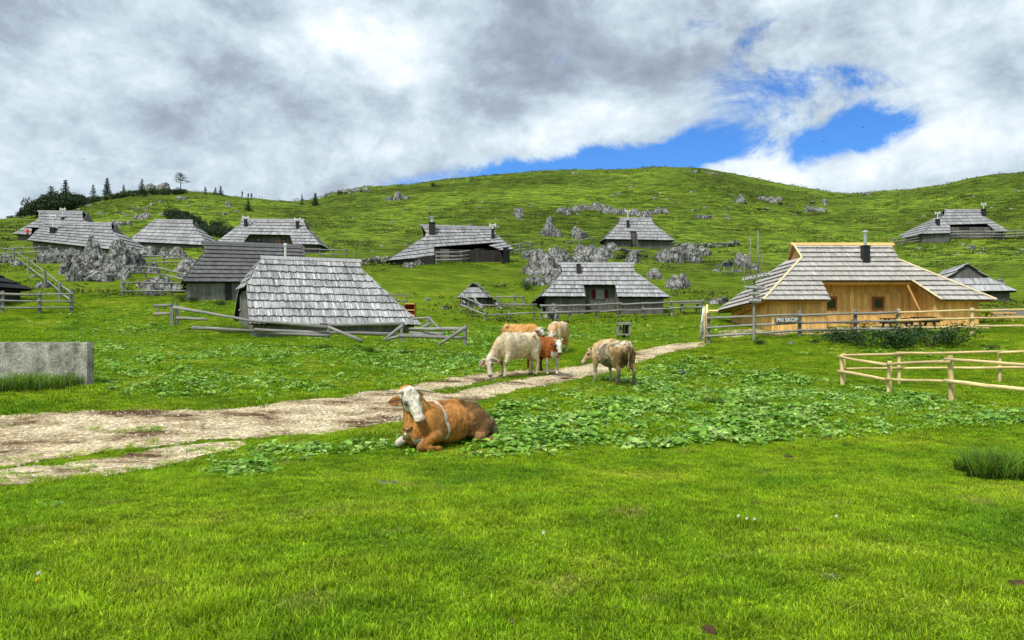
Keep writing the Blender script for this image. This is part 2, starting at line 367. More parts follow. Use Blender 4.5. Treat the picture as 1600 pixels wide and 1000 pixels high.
def mat_rock():
    t = NT('limestone', .92, .15); p = t.pos()
    pd = t.mix(.12, p, t.N('ShaderNodeTexNoise').outputs['Color'], 'ADD')
    n1 = t.noise(p, 1.3, 7, .7, .4); n2 = t.noise(t.mapv(p, (1, 1, .6)), 7, 5, .7, .8); v = t.voro(t.mapv(p, (1.6, 1.6, .8), rot=(.3, .4, .2)), 1.3, 'DISTANCE_TO_EDGE')
    v2 = t.voro(t.mapv(p, (1, 1, .5)), 4.5, 'DISTANCE_TO_EDGE')
    c = t.ramp(n1, [(.36, (.085, .085, .08)), (.5, (.29, .29, .275)), (.66, (.55, .545, .52))])
    c = t.mix(.75, c, t.ramp(n2, [(.32, .18), (.55, 1.15)]), 'MULTIPLY')
    c = t.mix(.8, c, t.ramp(v, [(0, .06), (.09, 1.)]), 'MULTIPLY'); c = t.mix(.55, c, t.ramp(v2, [(0, .2), (.1, 1.05)]), 'MULTIPLY')
    # moss on ledges
    nrm = t.N('ShaderNodeSeparateXYZ'); t.l.new(t.geo.outputs['Normal'], nrm.inputs[0])
    mk = t.math('MULTIPLY', t.math('SUBTRACT', nrm.outputs[2], .72), 6, True); mk = t.math('MULTIPLY', mk, t.ramp(t.noise(p, 2.2, 4, .6), [(.52, 0.), (.6, .85)]))
    c = t.mix(mk, c, (.05, .085, .015))
    h = t.math('ADD', n2, t.math('MULTIPLY', t.ramp(v, [(0, 0.), (.1, 1.)]), .6)); t.bump(h, .9, .12); return t.col(c)
M['rock'] = mat_rock()
def mat_concrete():
    t = NT('concrete', .9, .2); p = t.pos(); n = t.noise(p, 3, 6, .65); n2 = t.noise(p, 22, 4, .7); n3 = t.noise(t.mapv(p, (1, 1, .35), (2, 0, 0)), 4, 4, .6)
    c = t.ramp(n, [(.34, (.20, .19, .16)), (.5, (.42, .405, .36)), (.66, (.60, .58, .52))]); c = t.mix(.8, c, t.ramp(n2, [(.36, .5), (.6, 1.2)]), 'MULTIPLY'); c = t.mix(.5, c, t.ramp(n3, [(.35, .4), (.55, 1.1)]), 'MULTIPLY')
    t.bump(n2, .7, .02); return t.col(c)
M['concrete'] = mat_concrete()
def green_of(t, p, dark=1.0):
    a = t.noise(p, .55, 5, .6); b = t.noise(t.mapv(p, (1, 1, 1), (9, 4, 0)), 2.6, 4, .6)
    c = t.ramp(a, [(.33, (.185, .370, .012)), (.46, (.300, .490, .014)), (.58, (.385, .560, .020)), (.70, (.500, .590, .050))])
    return t.mix(.7, c, t.ramp(b, [(.33, .62), (.67, 1.3)]), 'MULTIPLY')
def mat_ground():
    t = NT('meadow', .95, .05); p = t.pos()
    near = t.mix(1.0, green_of(t, p), (.42, .42, .42), 'MULTIPLY'); near = t.mix(.55, near, t.ramp(t.noise(p, 16, 4, .7), [(.35, .35), (.65, 1.3)]), 'MULTIPLY')
    # far hill: terrace streaks across the slope
    st = t.mapv(p, (.16, .45, 1.1)); n = t.noise(st, 1.6, 6, .7, .6); n2 = t.noise(t.mapv(p, (.5, 1.2, 2.2)), 1.6, 4, .7, .5); n3 = t.noise(p, .035, 4, .55)
    far = t.ramp(n, [(.35, (.026, .056, .008)), (.47, (.098, .160, .013)), (.62, (.182, .245, .022))])
    far = t.mix(.8, far, t.ramp(n2, [(.40, .25), (.6, 1.4)]), 'MULTIPLY')
    far = t.mix(.65, far, t.ramp(n3, [(.40, .48), (.60, 1.35)]), 'MULTIPLY')  # broad fold and cloud shading painted into the colour, with vegetation tone
    sep = t.N('ShaderNodeSeparateXYZ'); t.l.new(p, sep.inputs[0])
    k = t.N('ShaderNodeMapRange'); t.l.new(sep.outputs[1], k.inputs[0]); k.inputs[1].default_value = 42; k.inputs[2].default_value = 80
    t.bump(t.math('ADD', n, t.math('MULTIPLY', n2, .5)), .8, .25)
    return t.col(t.mix(k.outputs[0], near, far))
M['ground'] = mat_ground()
def mat_path():
    t = NT('gravel_path', .95, .1); p = t.pos()
    v = t.voro(p, 26, 'F1', 'Color'); vd = t.voro(p, 26, 'DISTANCE_TO_EDGE'); big = t.noise(t.mapv(p, (.8, 1.2, 1)), .9, 5, .65); n = t.noise(p, 9, 5, .7)
    c = t.ramp(big, [(.37, (.14, .080, .042)), (.45, (.46, .35, .20)), (.57, (.80, .66, .43))])
    g = t.ramp(v, [(.1, .30), (.9, 1.5)]); c = t.mix(.8, c, g, 'MULTIPLY'); c = t.mix(.7, c, t.ramp(vd, [(0, .35), (.12, 1.05)]), 'MULTIPLY'); c = t.mix(.6, c, t.ramp(n, [(.38, .45), (.6, 1.15)]), 'MULTIPLY')
    t.bump(t.math('ADD', vd, n), .8, .02); return t.col(c)
M['path'] = mat_path()
def mat_leafy(name, kind):
    t = NT(name, .6, .3); p = t.pos(); oi = t.N('ShaderNodeObjectInfo').outputs['Random']
    if kind == 'grass':
        c = green_of(t, p); dr = t.ramp(t.noise(t.mapv(p, (1, 1, 1), (31, 7, 0)), 1.1, 5, .65), [(.60, 0.), (.70, .55)]); c = t.mix(dr, c, (.50, .44, .13)); c = t.mix(.8, c, t.attr(), 'MULTIPLY'); c = t.mix(.4, c, t.ramp(oi, [(0, .6), (1, 1.4)]), 'MULTIPLY'); tr = .5
    elif kind == 'weed': c = t.mix(1.0, t.attr(), (.13, .25, .02), 'MULTIPLY'); c = t.mix(.6, c, t.ramp(t.noise(p, 3, 4, .6), [(.35, .4), (.65, 1.4)]), 'MULTIPLY'); tr = .3
    elif kind == 'hill':
        c = t.ramp(t.noise(p, .05, 4, .6), [(.35, (.085, .125, .014)), (.65, (.165, .205, .022))]); c = t.mix(.8, c, t.attr(), 'MULTIPLY'); c = t.mix(.7, c, t.ramp(oi, [(0, .45), (1, 1.4)]), 'MULTIPLY'); tr = .2
    elif kind == 'dock':
        c = t.ramp(oi, [(0, (.13, .33, .018)), (.6, (.25, .48, .035)), (1, (.44, .62, .16))]); c = t.mix(.8, c, t.attr(), 'MULTIPLY'); tr = .25
        t.b.inputs['Roughness'].default_value = .42; t.b.inputs['Specular IOR Level'].default_value = .45
    elif kind == 'bush': c = t.mix(.9, (.035, .085, .018), t.attr(), 'MULTIPLY'); tr = .15
    elif kind == 'fir': c = t.mix(.9, (.022, .042, .018), t.attr(), 'MULTIPLY'); tr = .05
    elif kind == 'mugo': c = t.mix(.9, (.030, .055, .018), t.attr(), 'MULTIPLY'); tr = .05
    t.col(c); ts = t.N('ShaderNodeBsdfTranslucent'); t.set(ts.inputs[0], c)
    mx = t.N('ShaderNodeMixShader'); mx.inputs[0].default_value = tr; t.l.new(t.b.outputs[0], mx.inputs[1]); t.l.new(ts.outputs[0], mx.inputs[2])
    t.l.new(mx.outputs[0], t.n['Material Output'].inputs[0]); return t.m
for k in ('grass', 'weed', 'hill', 'dock', 'bush', 'fir', 'mugo'): M[k] = mat_leafy(k, k)
M['bark'] = mat_plain('bark', (.09, .075, .06), .9)
def mat_pebble():
    t = NT('pebble', .9, .15); oi = t.N('ShaderNodeObjectInfo').outputs['Random']
    return t.col(t.ramp(oi, [(0, (.22, .17, .11)), (.4, (.50, .43, .32)), (1, (.75, .70, .62))]))
M['pebble'] = mat_pebble()
def mat_attr(name, rough=.8):
    t = NT(name, rough, .2); return t.col(t.mix(.3, t.attr(), t.ramp(t.noise(t.obj(), 12, 4), [(.3, .5), (.7, 1.3)]), 'MULTIPLY'))
M['attr'] = mat_attr('painted_by_part')

# ================================================================ THE SETTING
def build_ground():
    tf = np.linspace(-math.tan(R(42)), math.tan(R(42)), 760); azf = np.arctan(tf)
    azc = np.linspace(R(42), R(318), 60)[1:-1]; az = np.concatenate([azf, azc])
    d = np.exp(np.linspace(math.log(1.2), math.log(700), 440))
    ac = np.where(az > math.pi, az - 2 * math.pi, az); cl = np.clip(ac, -R(48), R(48))
    r = d[:, None] / np.cos(cl)[None, :]; X = r * np.sin(az)[None, :]; Y = r * np.cos(az)[None, :]
    Z = H(X, Y); nr, nc = X.shape
    V = np.concatenate([np.stack([X, Y, Z], -1).reshape(-1, 3), [[0, 0, Hs(0, .01)]]])
    i = np.arange(nr - 1)[:, None]; j = np.arange(nc)[None, :]; j2 = (j + 1) % nc
    Q = np.stack([i * nc + j, (i + 1) * nc + j, (i + 1) * nc + j2, i * nc + j2], -1).reshape(-1, 4)[:, ::-1]
    o = mesh_obj('ground', V, Q, M['ground'], smooth=True); tag(o, 'green alpine meadow rising to grassy hills', None, None, 'structure')
    # centre fan
    # path: a finer sheet a centimetre above the meadow, only where the track is
    tp = (np.arange(-160, 1150, 1.7) - 800) / F; dp = np.exp(np.linspace(math.log(6.5), math.log(37), 420)); Y = np.repeat(dp[:, None], len(tp), 1); X = Y * tp[None, :]; nr, nc = X.shape
    s = path_sd(X, Y); full = ((s[:-1, :-1] + s[1:, :-1] + s[:-1, 1:] + s[1:, 1:]) / 4) < 0; Z = H(X, Y) + .014 - .05 * np.clip(1 - np.abs(s + 9) / 6, 0, 1) * 0
    i = np.arange(nr - 1)[:, None]; j = np.arange(nc - 1)[None, :]; Q = np.stack([i * nc + j, i * nc + j + 1, (i + 1) * nc + j + 1, (i + 1) * nc + j], -1).reshape(-1, 4)
    V = np.stack([X, Y, Z], -1).reshape(-1, 3); Qp = Q[full.reshape(-1)]; used, inv = np.unique(Qp, return_inverse=True); Vp = V[used].copy()
    p = mesh_obj('path', Vp, inv.reshape(-1, 4), M['path'], smooth=True); tag(p, 'pale gravel track crossing the meadow', None, None, 'structure')
build_ground()

# ---------------------------------------------------------------- instanced ground cover
def proto_coll(name, objs):
    c = bpy.data.collections.new(name)
    for o in objs:
        for k in list(o.users_collection): k.objects.unlink(o)
        c.objects.link(o)
    return c
def scatter(name, coll, P, rot, scl, pick, label):
    me = bpy.data.meshes.new(name + '_points'); me.vertices.add(len(P)); me.vertices.foreach_set('co', P.ravel().astype(np.float32))
    a = me.attributes.new('rot', 'FLOAT_VECTOR', 'POINT'); a.data.foreach_set('vector', rot.ravel().astype(np.float32))
    a = me.attributes.new('scl', 'FLOAT_VECTOR', 'POINT'); a.data.foreach_set('vector', scl.ravel().astype(np.float32))
    a = me.attributes.new('pick', 'INT', 'POINT'); a.data.foreach_set('value', pick.astype(np.int32)); me.update()
    o = bpy.data.objects.new(name, me); sc.collection.objects.link(o)
    g = bpy.data.node_groups.new(name, 'GeometryNodeTree'); g.interface.new_socket('Geometry', in_out='INPUT', socket_type='NodeSocketGeometry'); g.interface.new_socket('Geometry', in_out='OUTPUT', socket_type='NodeSocketGeometry')
    gi = g.nodes.new('NodeGroupInput'); go = g.nodes.new('NodeGroupOutput'); ip = g.nodes.new('GeometryNodeInstanceOnPoints'); ci = g.nodes.new('GeometryNodeCollectionInfo')
    ci.inputs['Collection'].default_value = coll; ci.inputs['Separate Children'].default_value = True; ci.inputs['Reset Children'].default_value = True
    def na(n, t):
        x = g.nodes.new('GeometryNodeInputNamedAttribute'); x.data_type = t; x.inputs['Name'].default_value = n; return x.outputs['Attribute']
    g.links.new(gi.outputs[0], ip.inputs['Points']); g.links.new(ci.outputs[0], ip.inputs['Instance']); ip.inputs['Pick Instance'].default_value = True
    g.links.new(na('pick', 'INT'), ip.inputs['Instance Index'])
    e = g.nodes.new('FunctionNodeEulerToRotation'); g.links.new(na('rot', 'FLOAT_VECTOR'), e.inputs[0]); g.links.new(e.outputs[0], ip.inputs['Rotation'])
    g.links.new(na('scl', 'FLOAT_VECTOR'), ip.inputs['Scale']); g.links.new(ip.outputs[0], go.inputs[0])
    m = o.modifiers.new('scatter', 'NODES'); m.node_group = g
    tag(o, label, None, None, 'stuff'); return o
rs = np.random.RandomState(5)
def blades(name, n, rad, h, w, seed, mat, dry=.06, lean=.5):
    r = np.random.RandomState(seed); a = r.rand(n) * 2 * math.pi; q = rad * np.sqrt(r.rand(n)); x, y = q * np.cos(a), q * np.sin(a)
    hh = h * (.45 + .8 * r.rand(n)); th = r.rand(n) * 2 * math.pi; ln = lean * (.2 + r.rand(n)) * hh; ww = w * (.6 + .7 * r.rand(n)); f = th + r.randn(n) * .6 + math.pi / 2
    dx, dy = np.cos(th), np.sin(th); sx, sy = np.cos(f) * ww / 2, np.sin(f) * ww / 2
    V = np.zeros((n, 5, 3)); V[:, 0] = np.stack([x - sx, y - sy, -.01 + 0 * x], -1); V[:, 1] = np.stack([x + sx, y + sy, -.01 + 0 * x], -1)
    m = .35; V[:, 2] = np.stack([x + dx * ln * m + sx * .8, y + dy * ln * m + sy * .8, hh * .6], -1); V[:, 3] = np.stack([x + dx * ln * m - sx * .8, y + dy * ln * m - sy * .8, hh * .6], -1)
    V[:, 4] = np.stack([x + dx * ln, y + dy * ln, hh], -1)
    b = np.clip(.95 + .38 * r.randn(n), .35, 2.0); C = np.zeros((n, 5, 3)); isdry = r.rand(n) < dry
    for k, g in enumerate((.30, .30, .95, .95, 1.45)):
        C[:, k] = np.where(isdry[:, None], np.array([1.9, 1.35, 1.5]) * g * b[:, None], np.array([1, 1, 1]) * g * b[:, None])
    i = np.arange(n)[:, None] * 5; Fq = [tuple(t) for t in (i + np.array([[0, 1, 2, 3]])).tolist()] + [tuple(t) for t in (i + np.array([[3, 2, 4]])).tolist()]
    return mesh_obj(name, V.reshape(-1, 3), Fq, mat, col=C.reshape(-1, 3))
def jitter_grid(d0, d1, step, umin=-60, umax=1660, growth=0.0):
    """points over the visible wedge between depths d0 and d1"""
    P = []; y = d0
    while y < d1:
        s = step * (1 + growth * (y - d0)); x0, x1 = (umin - 800) / F * y - .3, (umax - 800) / F * y + .3
        xs = np.arange(x0, x1, s); P.append(np.stack([xs + rs.uniform(-.5, .5, len(xs)) * s, np.full(len(xs), y) + rs.uniform(-.5, .5, len(xs)) * s], -1)); y += s
    return np.concatenate(P)
FLAT = []       # (x, y, r) footprints kept free of grass
def near_flat(X, Y):
    m = np.zeros(len(X), bool)
    for (x, y, r) in FLAT: m |= (X - x) ** 2 + (Y - y) ** 2 < r * r
    return m
def grass_layers():
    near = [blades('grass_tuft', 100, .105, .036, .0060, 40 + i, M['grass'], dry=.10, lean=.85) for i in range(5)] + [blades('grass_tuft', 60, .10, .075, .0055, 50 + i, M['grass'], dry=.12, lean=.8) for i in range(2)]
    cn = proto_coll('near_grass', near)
    p = jitter_grid(3.0, 14.5, .105, growth=.02, umin=-200, umax=1850); X, Y = p.T; s = path_sd(X, Y); keep = (s > -3.0 + rs.rand(len(X)) * 6) | ((s > -10) & (rs.rand(len(X)) < .12)) | ((fbm(X * .9, Y * 1.3, o=3, seed=91) > .42) & (rs.rand(len(X)) < .45)); keep &= ~near_flat(X, Y)
    X, Y = X[keep], Y[keep]; Z = H(X, Y); n = len(X)
    hgt = 1 + .45 * fbm(X * .9, Y * .9, o=3, seed=61) + .6 * fbm(X * 3, Y * 3, o=2, seed=62); tall = fbm(X * 1.3, Y * 1.3, o=3, seed=63) > .45
    pick = np.where(tall & (rs.rand(n) < .5), rs.randint(5, 7, n), rs.randint(0, 5, n)); u = .9 + .25 * rs.rand(n)
    k = np.clip(hgt, .45, 1.7) * np.clip(1.05 - .01 * Y, .8, 1.1)
    scatter('grass', cn, np.stack([X, Y, Z], -1), np.stack([rs.randn(n) * .12, rs.randn(n) * .12, rs.rand(n) * 6.28], -1), np.stack([u, u, k], -1), pick, 'short green pasture grass in the foreground')
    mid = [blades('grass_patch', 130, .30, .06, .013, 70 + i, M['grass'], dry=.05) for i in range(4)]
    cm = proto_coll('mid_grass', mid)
    p = jitter_grid(14.0, 46, .27, growth=.03, umin=-180, umax=1800); X, Y = p.T; s = path_sd(X, Y); keep = (s > -1.0 + rs.rand(len(X)) * 4) & ~near_flat(X, Y)
    X, Y = X[keep], Y[keep]; Z = H(X, Y); n = len(X); u = .9 + .4 * rs.rand(n); k = np.clip(1 + .9 * fbm(X * .6, Y * .6, o=3, seed=64), .5, 1.9)
    scatter('grass', cm, np.stack([X, Y, Z], -1), np.stack([rs.randn(n) * .1, rs.randn(n) * .1, rs.rand(n) * 6.28], -1), np.stack([u, u, k], -1), rs.randint(0, 4, n), 'green pasture grass across the middle of the meadow')
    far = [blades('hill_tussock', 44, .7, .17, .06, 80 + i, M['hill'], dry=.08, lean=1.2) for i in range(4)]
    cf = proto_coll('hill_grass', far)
    p = jitter_grid(44, 235, .85, umin=-60, umax=1680, growth=.012); X, Y = p.T
    n1 = fbm(X * .12, Y * .3, o=4, seed=65, g=.65); keep = (n1 + rs.randn(len(X)) * .10 > .16) & ~near_flat(X, Y); X, Y = X[keep], Y[keep]; Z = H(X, Y); n = len(X)
    u = .7 + .9 * rs.rand(n); k = u * np.clip(.75 + .004 * Y, .8, 1.4) * (.6 + .5 * rs.rand(n)) * np.where(Y < 80, .6, 1)
    scatter('grass', cf, np.stack([X, Y, Z - .03], -1), np.stack([rs.randn(n) * .15, rs.randn(n) * .15, rs.rand(n) * 6.28], -1), np.stack([u * 1.5, u, k], -1), rs.randint(0, 4, n), 'rough tussock grass on the hillside')
    print('grass', n)
def dock_proto(name, seed, n=8, L=.088):
    r = random.Random(seed); V = []; Fq = []; C = []
    for i in range(n):
        th = 2 * math.pi * i / n + r.uniform(-.4, .4); l = L * r.uniform(.6, 1.25); w = l * r.uniform(.34, .48); st = l * r.uniform(.5, 1.0); el = r.uniform(.25, 1.15)
        dx, dy = math.cos(th), math.sin(th); px_, py_ = -dy, dx; roll = r.uniform(-.5, .5)
        b = len(V); g = r.uniform(.6, 1.35)
        x0 = st * math.cos(el) * .55; z0 = st * math.sin(el) * .9 + .02
        g *= r.choice((1, 1, 1, .6)); rows = [(0, .0), (.16, .72), (.45, 1.0), (.75, .72), (1, 0.03)]
        for (t, ww) in rows:
            e2 = el * .75 - t * 1.1; x = x0 + l * t * math.cos(e2 * .6); z = z0 + l * (t * math.sin(el * .55) - t * t * .55)
            for sgn, off in ((-1, .22), (0, 0), (1, .22)):
                q = sgn * w * ww; V.append((dx * x + px_ * q, dy * x + py_ * q, z + abs(q) * off + q * roll + r.uniform(-.004, .004))); C.append([g * (1.0 if sgn else 1.25)] * 3)
        for k in range(4):
            for m in range(2): a = b + k * 3 + m; Fq.append((a, a + 1, a + 4, a + 3))
        s = len(V); V += [(0, 0, 0), (px_ * .006, py_ * .006, 0), (dx * x0 + px_ * .006, dy * x0 + py_ * .006, z0), (dx * x0, dy * x0, z0)]; C += [[.8, .6, .5]] * 4; Fq.append((s, s + 1, s + 2, s + 3))
    return mesh_obj(name, V, Fq, M['dock'], smooth=True, col=C)
def dock_layer():
    c = proto_coll('dock_plants', [dock_proto('dock_plant', 90 + i, 7 + i % 3) for i in range(6)])
    p = np.concatenate([jitter_grid(7.5, 30, .115, growth=.03), jitter_grid(30, 48, .30)]); X, Y = p.T
    dn = leaf_density(X, Y); s = path_sd(X, Y); keep = (rs.rand(len(X)) < dn ** .8) & (s > 3) & ~near_flat(X, Y); X, Y = X[keep], Y[keep]; dn = dn[keep]; Z = H(X, Y); n = len(X)
    u = (.45 + .95 * rs.rand(n) ** 1.5) * (.75 + .45 * dn) * (1 + .35 * fbm(X * 1.1, Y * 1.1, o=2, seed=77)) * np.where(Y < 12.5, .85, 1.05)
    scatter('leafy_plants', c, np.stack([X, Y, Z], -1), np.stack([rs.randn(n) * .15, rs.randn(n) * .15, rs.rand(n) * 6.28], -1), np.stack([u, u, u * .88], -1), rs.randint(0, 6, n), 'broad leaved dock plants spread through the grass'); print('dock', n)
def pebble_layer():
    def pb(seed):
        r = np.random.RandomState(seed); import bmesh
        bm = bmesh.new(); bmesh.ops.create_icosphere(bm, subdivisions=1, radius=1)
        for v in bm.verts: v.co = Vector((v.co.x * 1.0, v.co.y * .8, v.co.z * .5)) * r.uniform(.75, 1.2)
        me = bpy.data.meshes.new('pebble'); bm.to_mesh(me); bm.free(); me.materials.append(M['pebble']); o = bpy.data.objects.new('pebble', me); sc.collection.objects.link(o); return o
    c = proto_coll('pebbles', [pb(i) for i in range(4)])
    p = jitter_grid(7.8, 27, .075, growth=.05); X, Y = p.T; s = path_sd(X, Y); dn = np.clip(.55 + .6 * fbm(X * 1.2, Y * 1.2, o=3, seed=71), .1, .9); keep = (s < 1.5) & (rs.rand(len(X)) < dn); X, Y = X[keep], Y[keep]; n = len(X); Z = H(X, Y) + .012
    u = .008 + .022 * rs.rand(n) ** 3 + .004 * rs.rand(n); u *= np.clip(Y / 12, 1, 1.6)
    scatter('gravel', c, np.stack([X, Y, Z], -1), np.stack([rs.randn(n) * .3, rs.randn(n) * .3, rs.rand(n) * 6.28], -1), np.stack([u, u, u], -1), rs.randint(0, 4, n), 'pale loose stones on the track'); print('pebbles', n)

# ================================================================ HUTS
def ray_plane(px, py, P, n):
    o = Vector((0, 0, CZ)); d = Vector(((px - 800) / F, 1, (500 - py) / F)); return o + d * ((P - o).dot(n) / d.dot(n))
def pw(pts):                               # piecewise linear polyline by parameter: [(t, Vector)...]
    def f(t):
        for (a, p), (b, q) in zip(pts, pts[1:]):
            if t <= b + 1e-9: return p.lerp(q, min(1, max(0, (t - a) / (b - a) if b > a else 0)))
        return pts[-1][1]
    return f
def courses(mb, L, Rr, t0, t1, n, bw, tint=1.0, under=None, vary=.22, thick=.035, rag=.02):
    for i in range(n):
        a = t0 + (t1 - t0) * i / n; b = t0 + (t1 - t0) * (i + 1) / n; m = (a + b) / 2
        lm, rm = L(m), Rr(m); ln = (rm - lm).length
        if ln < .05: continue
        e = (rm - lm) / ln; la, ra, lb, rb = L(a), Rr(a), L(b), Rr(b)
        dn = ((lb + rb) - (la + ra)); dn = (dn - e * dn.dot(e)).normalized(); nn = e.cross(dn); nn = -nn if nn.z < 0 else nn
        xs = [min(la.dot(e), lb.dot(e)) - .01]; end = max(ra.dot(e), rb.dot(e)) + .01
        while xs[-1] < end: xs.append(xs[-1] + bw * rnd.uniform(.65, 1.35))
        def pt(l, r, x):
            s0, s1 = l.dot(e), r.dot(e); return l.lerp(r, min(1, max(0, (x - s0) / max(1e-6, s1 - s0))))
        cb = rnd.uniform(.93, 1.07)
        for x0, x1 in zip(xs, xs[1:]):
            A, B, Cc, D = pt(la, ra, x0), pt(la, ra, x1), pt(lb, rb, x1), pt(lb, rb, x0)
            if (A - B).length < .004 and (Cc - D).length < .004: continue
            j = rnd.uniform(0, rag); up = nn * rnd.uniform(0, .012); over = (A - D).normalized() * -.0
            D2 = D + dn * (j + .03); C2 = Cc + dn * (j + .03); A2 = A - dn * .03; B2 = B - dn * .03
            lift = nn * (.085) + up; lo = nn * .0 + up
            g = tint * cb * (1 + rnd.uniform(-vary, vary)); w = rnd.uniform(-.02, .02); cc = (g * (1 + w), g, g * (1 - w)); o = rnd.random() * 40
            wd = x1 - x0; h = (D - A).length
            top = [D2 + lift + nn * thick, C2 + lift + nn * thick, B2 + lo + nn * thick, A2 + lo + nn * thick]; bot = [p - nn * thick for p in top]
            mb.quadbox(bot, top, cc, [(o, 0), (o + wd, 0), (o + wd, h), (o, h)])
        if under is not None:
            q = [lb, rb, ra, la]; under.quadbox([p - nn * .06 for p in q], [p - nn * .01 for p in q], (.5, .45, .4), [(0, 0), (ln, 0), (ln, 1), (0, 1)])
def planks(mb, P0, P1, zb, zt0, zt1, bw=.17, tint=1.0, vary=.2, nrm=None, thick=.03, rows=1):
    """vertical boards on the wall from P0 to P1 (xy), bottom zb, top from zt0 to zt1"""
    P0 = Vector((P0[0], P0[1], 0)); P1 = Vector((P1[0], P1[1], 0)); L = (P1 - P0).length
    if L < .02: return
    e = (P1 - P0) / L; nrm = nrm or Vector((e.y, -e.x, 0)); x = 0
    while x < L - 1e-4:
        w = min(bw * rnd.uniform(.8, 1.2), L - x)
        for k in range(rows):
            g = tint * (1 + rnd.uniform(-vary, vary)); o = rnd.random() * 40; off = nrm * (rnd.uniform(0, .012) - .018 * k + .018 * rows)
            za, zb_ = zb + (k) * 0, 0
            def zt(xx): return zt0 + (zt1 - zt0) * xx / L
            lo0 = zb + (zt(x) - zb) * k / rows + (0 if k == 0 else -.0); hi0 = zb + (zt(x) - zb) * (k + 1) / rows; lo1 = zb + (zt(x + w) - zb) * k / rows; hi1 = zb + (zt(x + w) - zb) * (k + 1) / rows
            a = P0 + e * (x + .003) + off; b = P0 + e * (x + w - .003) + off
            f = [a - nrm * thick, b - nrm * thick, b, a]
            bot = [Vector((p.x, p.y, lo0 if i in (0, 3) else lo1)) for i, p in enumerate(f)]; top = [Vector((p.x, p.y, hi0 if i in (0, 3) else hi1)) for i, p in enumerate(f)]
            u = [(o, 0), (o + w, 0), (o + w, 0), (o, 0)]; mb.quadbox(bot, top, (g, g * .99, g * .97), u)
            h = hi0 - lo0
            mb.uv[-4:] = [(o, h), (o + w, h), (o + w, h), (o, h)]
        x += w
def hut(label, d, yaw, pitch, R0, R1, G0, G1, C0, C1, n=8, bw=.2, roof='shingle', wall='grey_wood', tint=1.0, wtint=1.0, B0=(0, 0), B1=(0, 0), notch=None, depth=1.4,
        ov=(.35, .35), windows=(), doors=(), chimneys=(), group='shingled herdsmen huts', ridge='shingle', vary=.22, rag=.02, trim=None, wall_h=None, rows=1, name='shepherd_hut', wallends=(True, True), base=None, dims=None, K0=None):
    e = Vector((math.cos(R(yaw)), math.sin(R(yaw)), 0)); f = Vector((math.sin(R(yaw)), -math.cos(R(yaw)), 0)); up = Vector((0, 0, 1))
    cp, sp = math.cos(R(pitch)), math.sin(R(pitch)); tanp = sp / cp
    O = W(R0[0], R0[1], d)
    if not dims: k = (R1[0] - 800) / F; rl = (k * O.y - O.x) / (e.x - k * e.y)
    sdv = f * cp - up * sp; nv = f * sp + up * cp
    def loc(p): q = ray_plane(p[0], p[1], O, nv) - O; return q.dot(e), q.dot(sdv)
    if dims: rl, (xg0, vg0), (xg1, vg1), (xc0, vc0), (xc1, vc1) = dims
    else: xg0, vg0 = loc(G0); xg1, vg1 = loc(G1); xc0, vc0 = loc(C0); xc1, vc1 = loc(C1)
    def fr(x, v): return O + e * x + sdv * v
    sdb = -f * cp - up * sp
    def bk(x, v): return O + e * x + sdb * v
    K = [] if not K0 else [loc(K0)]
    FL = pw([(0, fr(0, 0)), (vg0 / vc0, fr(xg0, vg0))] + [(q[1] / vc0, fr(*q)) for q in K] + [(1, fr(xc0, vc0))]); FR = pw([(0, fr(rl, 0)), (vg1 / vc1, fr(xg1, vg1)), (1, fr(xc1, vc1))])
    bc0 = (xc0 + B0[0], vc0 + B0[1]); bc1 = (xc1 + B1[0], vc1 + B1[1])
    BL = pw([(0, bk(0, 0)), (vg0 / vc0, bk(xg0, vg0))] + [(q[1] / vc0, bk(*q)) for q in K] + [(1, bk(*bc0))]); BR = pw([(0, bk(rl, 0)), (vg1 / vc1, bk(xg1, vg1)), (1, bk(*bc1))])
    mid = (fr(xc0, vc0) + fr(xc1, vc1)) / 2; cen = (mid + (bk(*bc0) + bk(*bc1)) / 2) / 2
    gz = Hs(cen.x, cen.y) if base is None else base
    root = world_thing(name, label, 'hut', (cen.x, cen.y, gz), group)
    rf = MB(); un = MB()
    # front slope, with the open porch cut out of it
    if notch:
        tl, tr, bl, br = [loc(p) for p in notch]; tn = ((tl[1] / (vc0) + tr[1] / vc1) / 2)
        nf = max(1, round(n * tn)); courses(rf, FL, FR, 0, tn, nf, bw, tint, un, vary, rag=rag)
        NL = pw([(0, fr(*tl)), (tn, fr(*tl)), (1, fr(bl[0], FLv(vc0, vc1, bl[0], xc0, xc1)))]); NR = pw([(0, fr(*tr)), (tn, fr(*tr)), (1, fr(br[0], FLv(vc0, vc1, br[0], xc0, xc1)))])
        courses(rf, FL, NL, tn, 1, max(1, n - nf), bw, tint, un, vary, rag=rag); courses(rf, NR, FR, tn, 1, max(1, n - nf), bw, tint, un, vary, rag=rag)
    else: courses(rf, FL, FR, 0, 1, n, bw, tint, un, vary, rag=rag)
    courses(rf, BR, BL, 0, 1, n, bw * 1.3, tint, un, vary, rag=rag)
    for (a, b, tg) in ((BL, FL, vg0 / vc0), (FR, BR, vg1 / vc1)):
        te = K[0][1] / vc0 if (K and a is BL) else 1
        if tg < .97: courses(rf, a, b, tg, te, max(2, round(n * (te - tg))), bw, tint, un, vary, rag=rag)
    ro = rf.build('roof', M[roof], root)
    ub = un.build('roof_boards', M['dark_wood' if wall != 'pine_wood' else 'pine_wood'], root)
    rb = MB(); q = [O - e * .12, O + e * (rl + .12)]
    for sg, dirv in ((1, sdv), (-1, sdb)):
        nn = f * sp * sg + up * cp; m = (q[0] + q[1]) / 2 + dirv * .11 + nn * (.085 + (.012 if sg > 0 else 0)); rb.box(m, (q[1] - q[0]).length / 2, .12, .016, e, dirv, nn, (tint,) * 3)
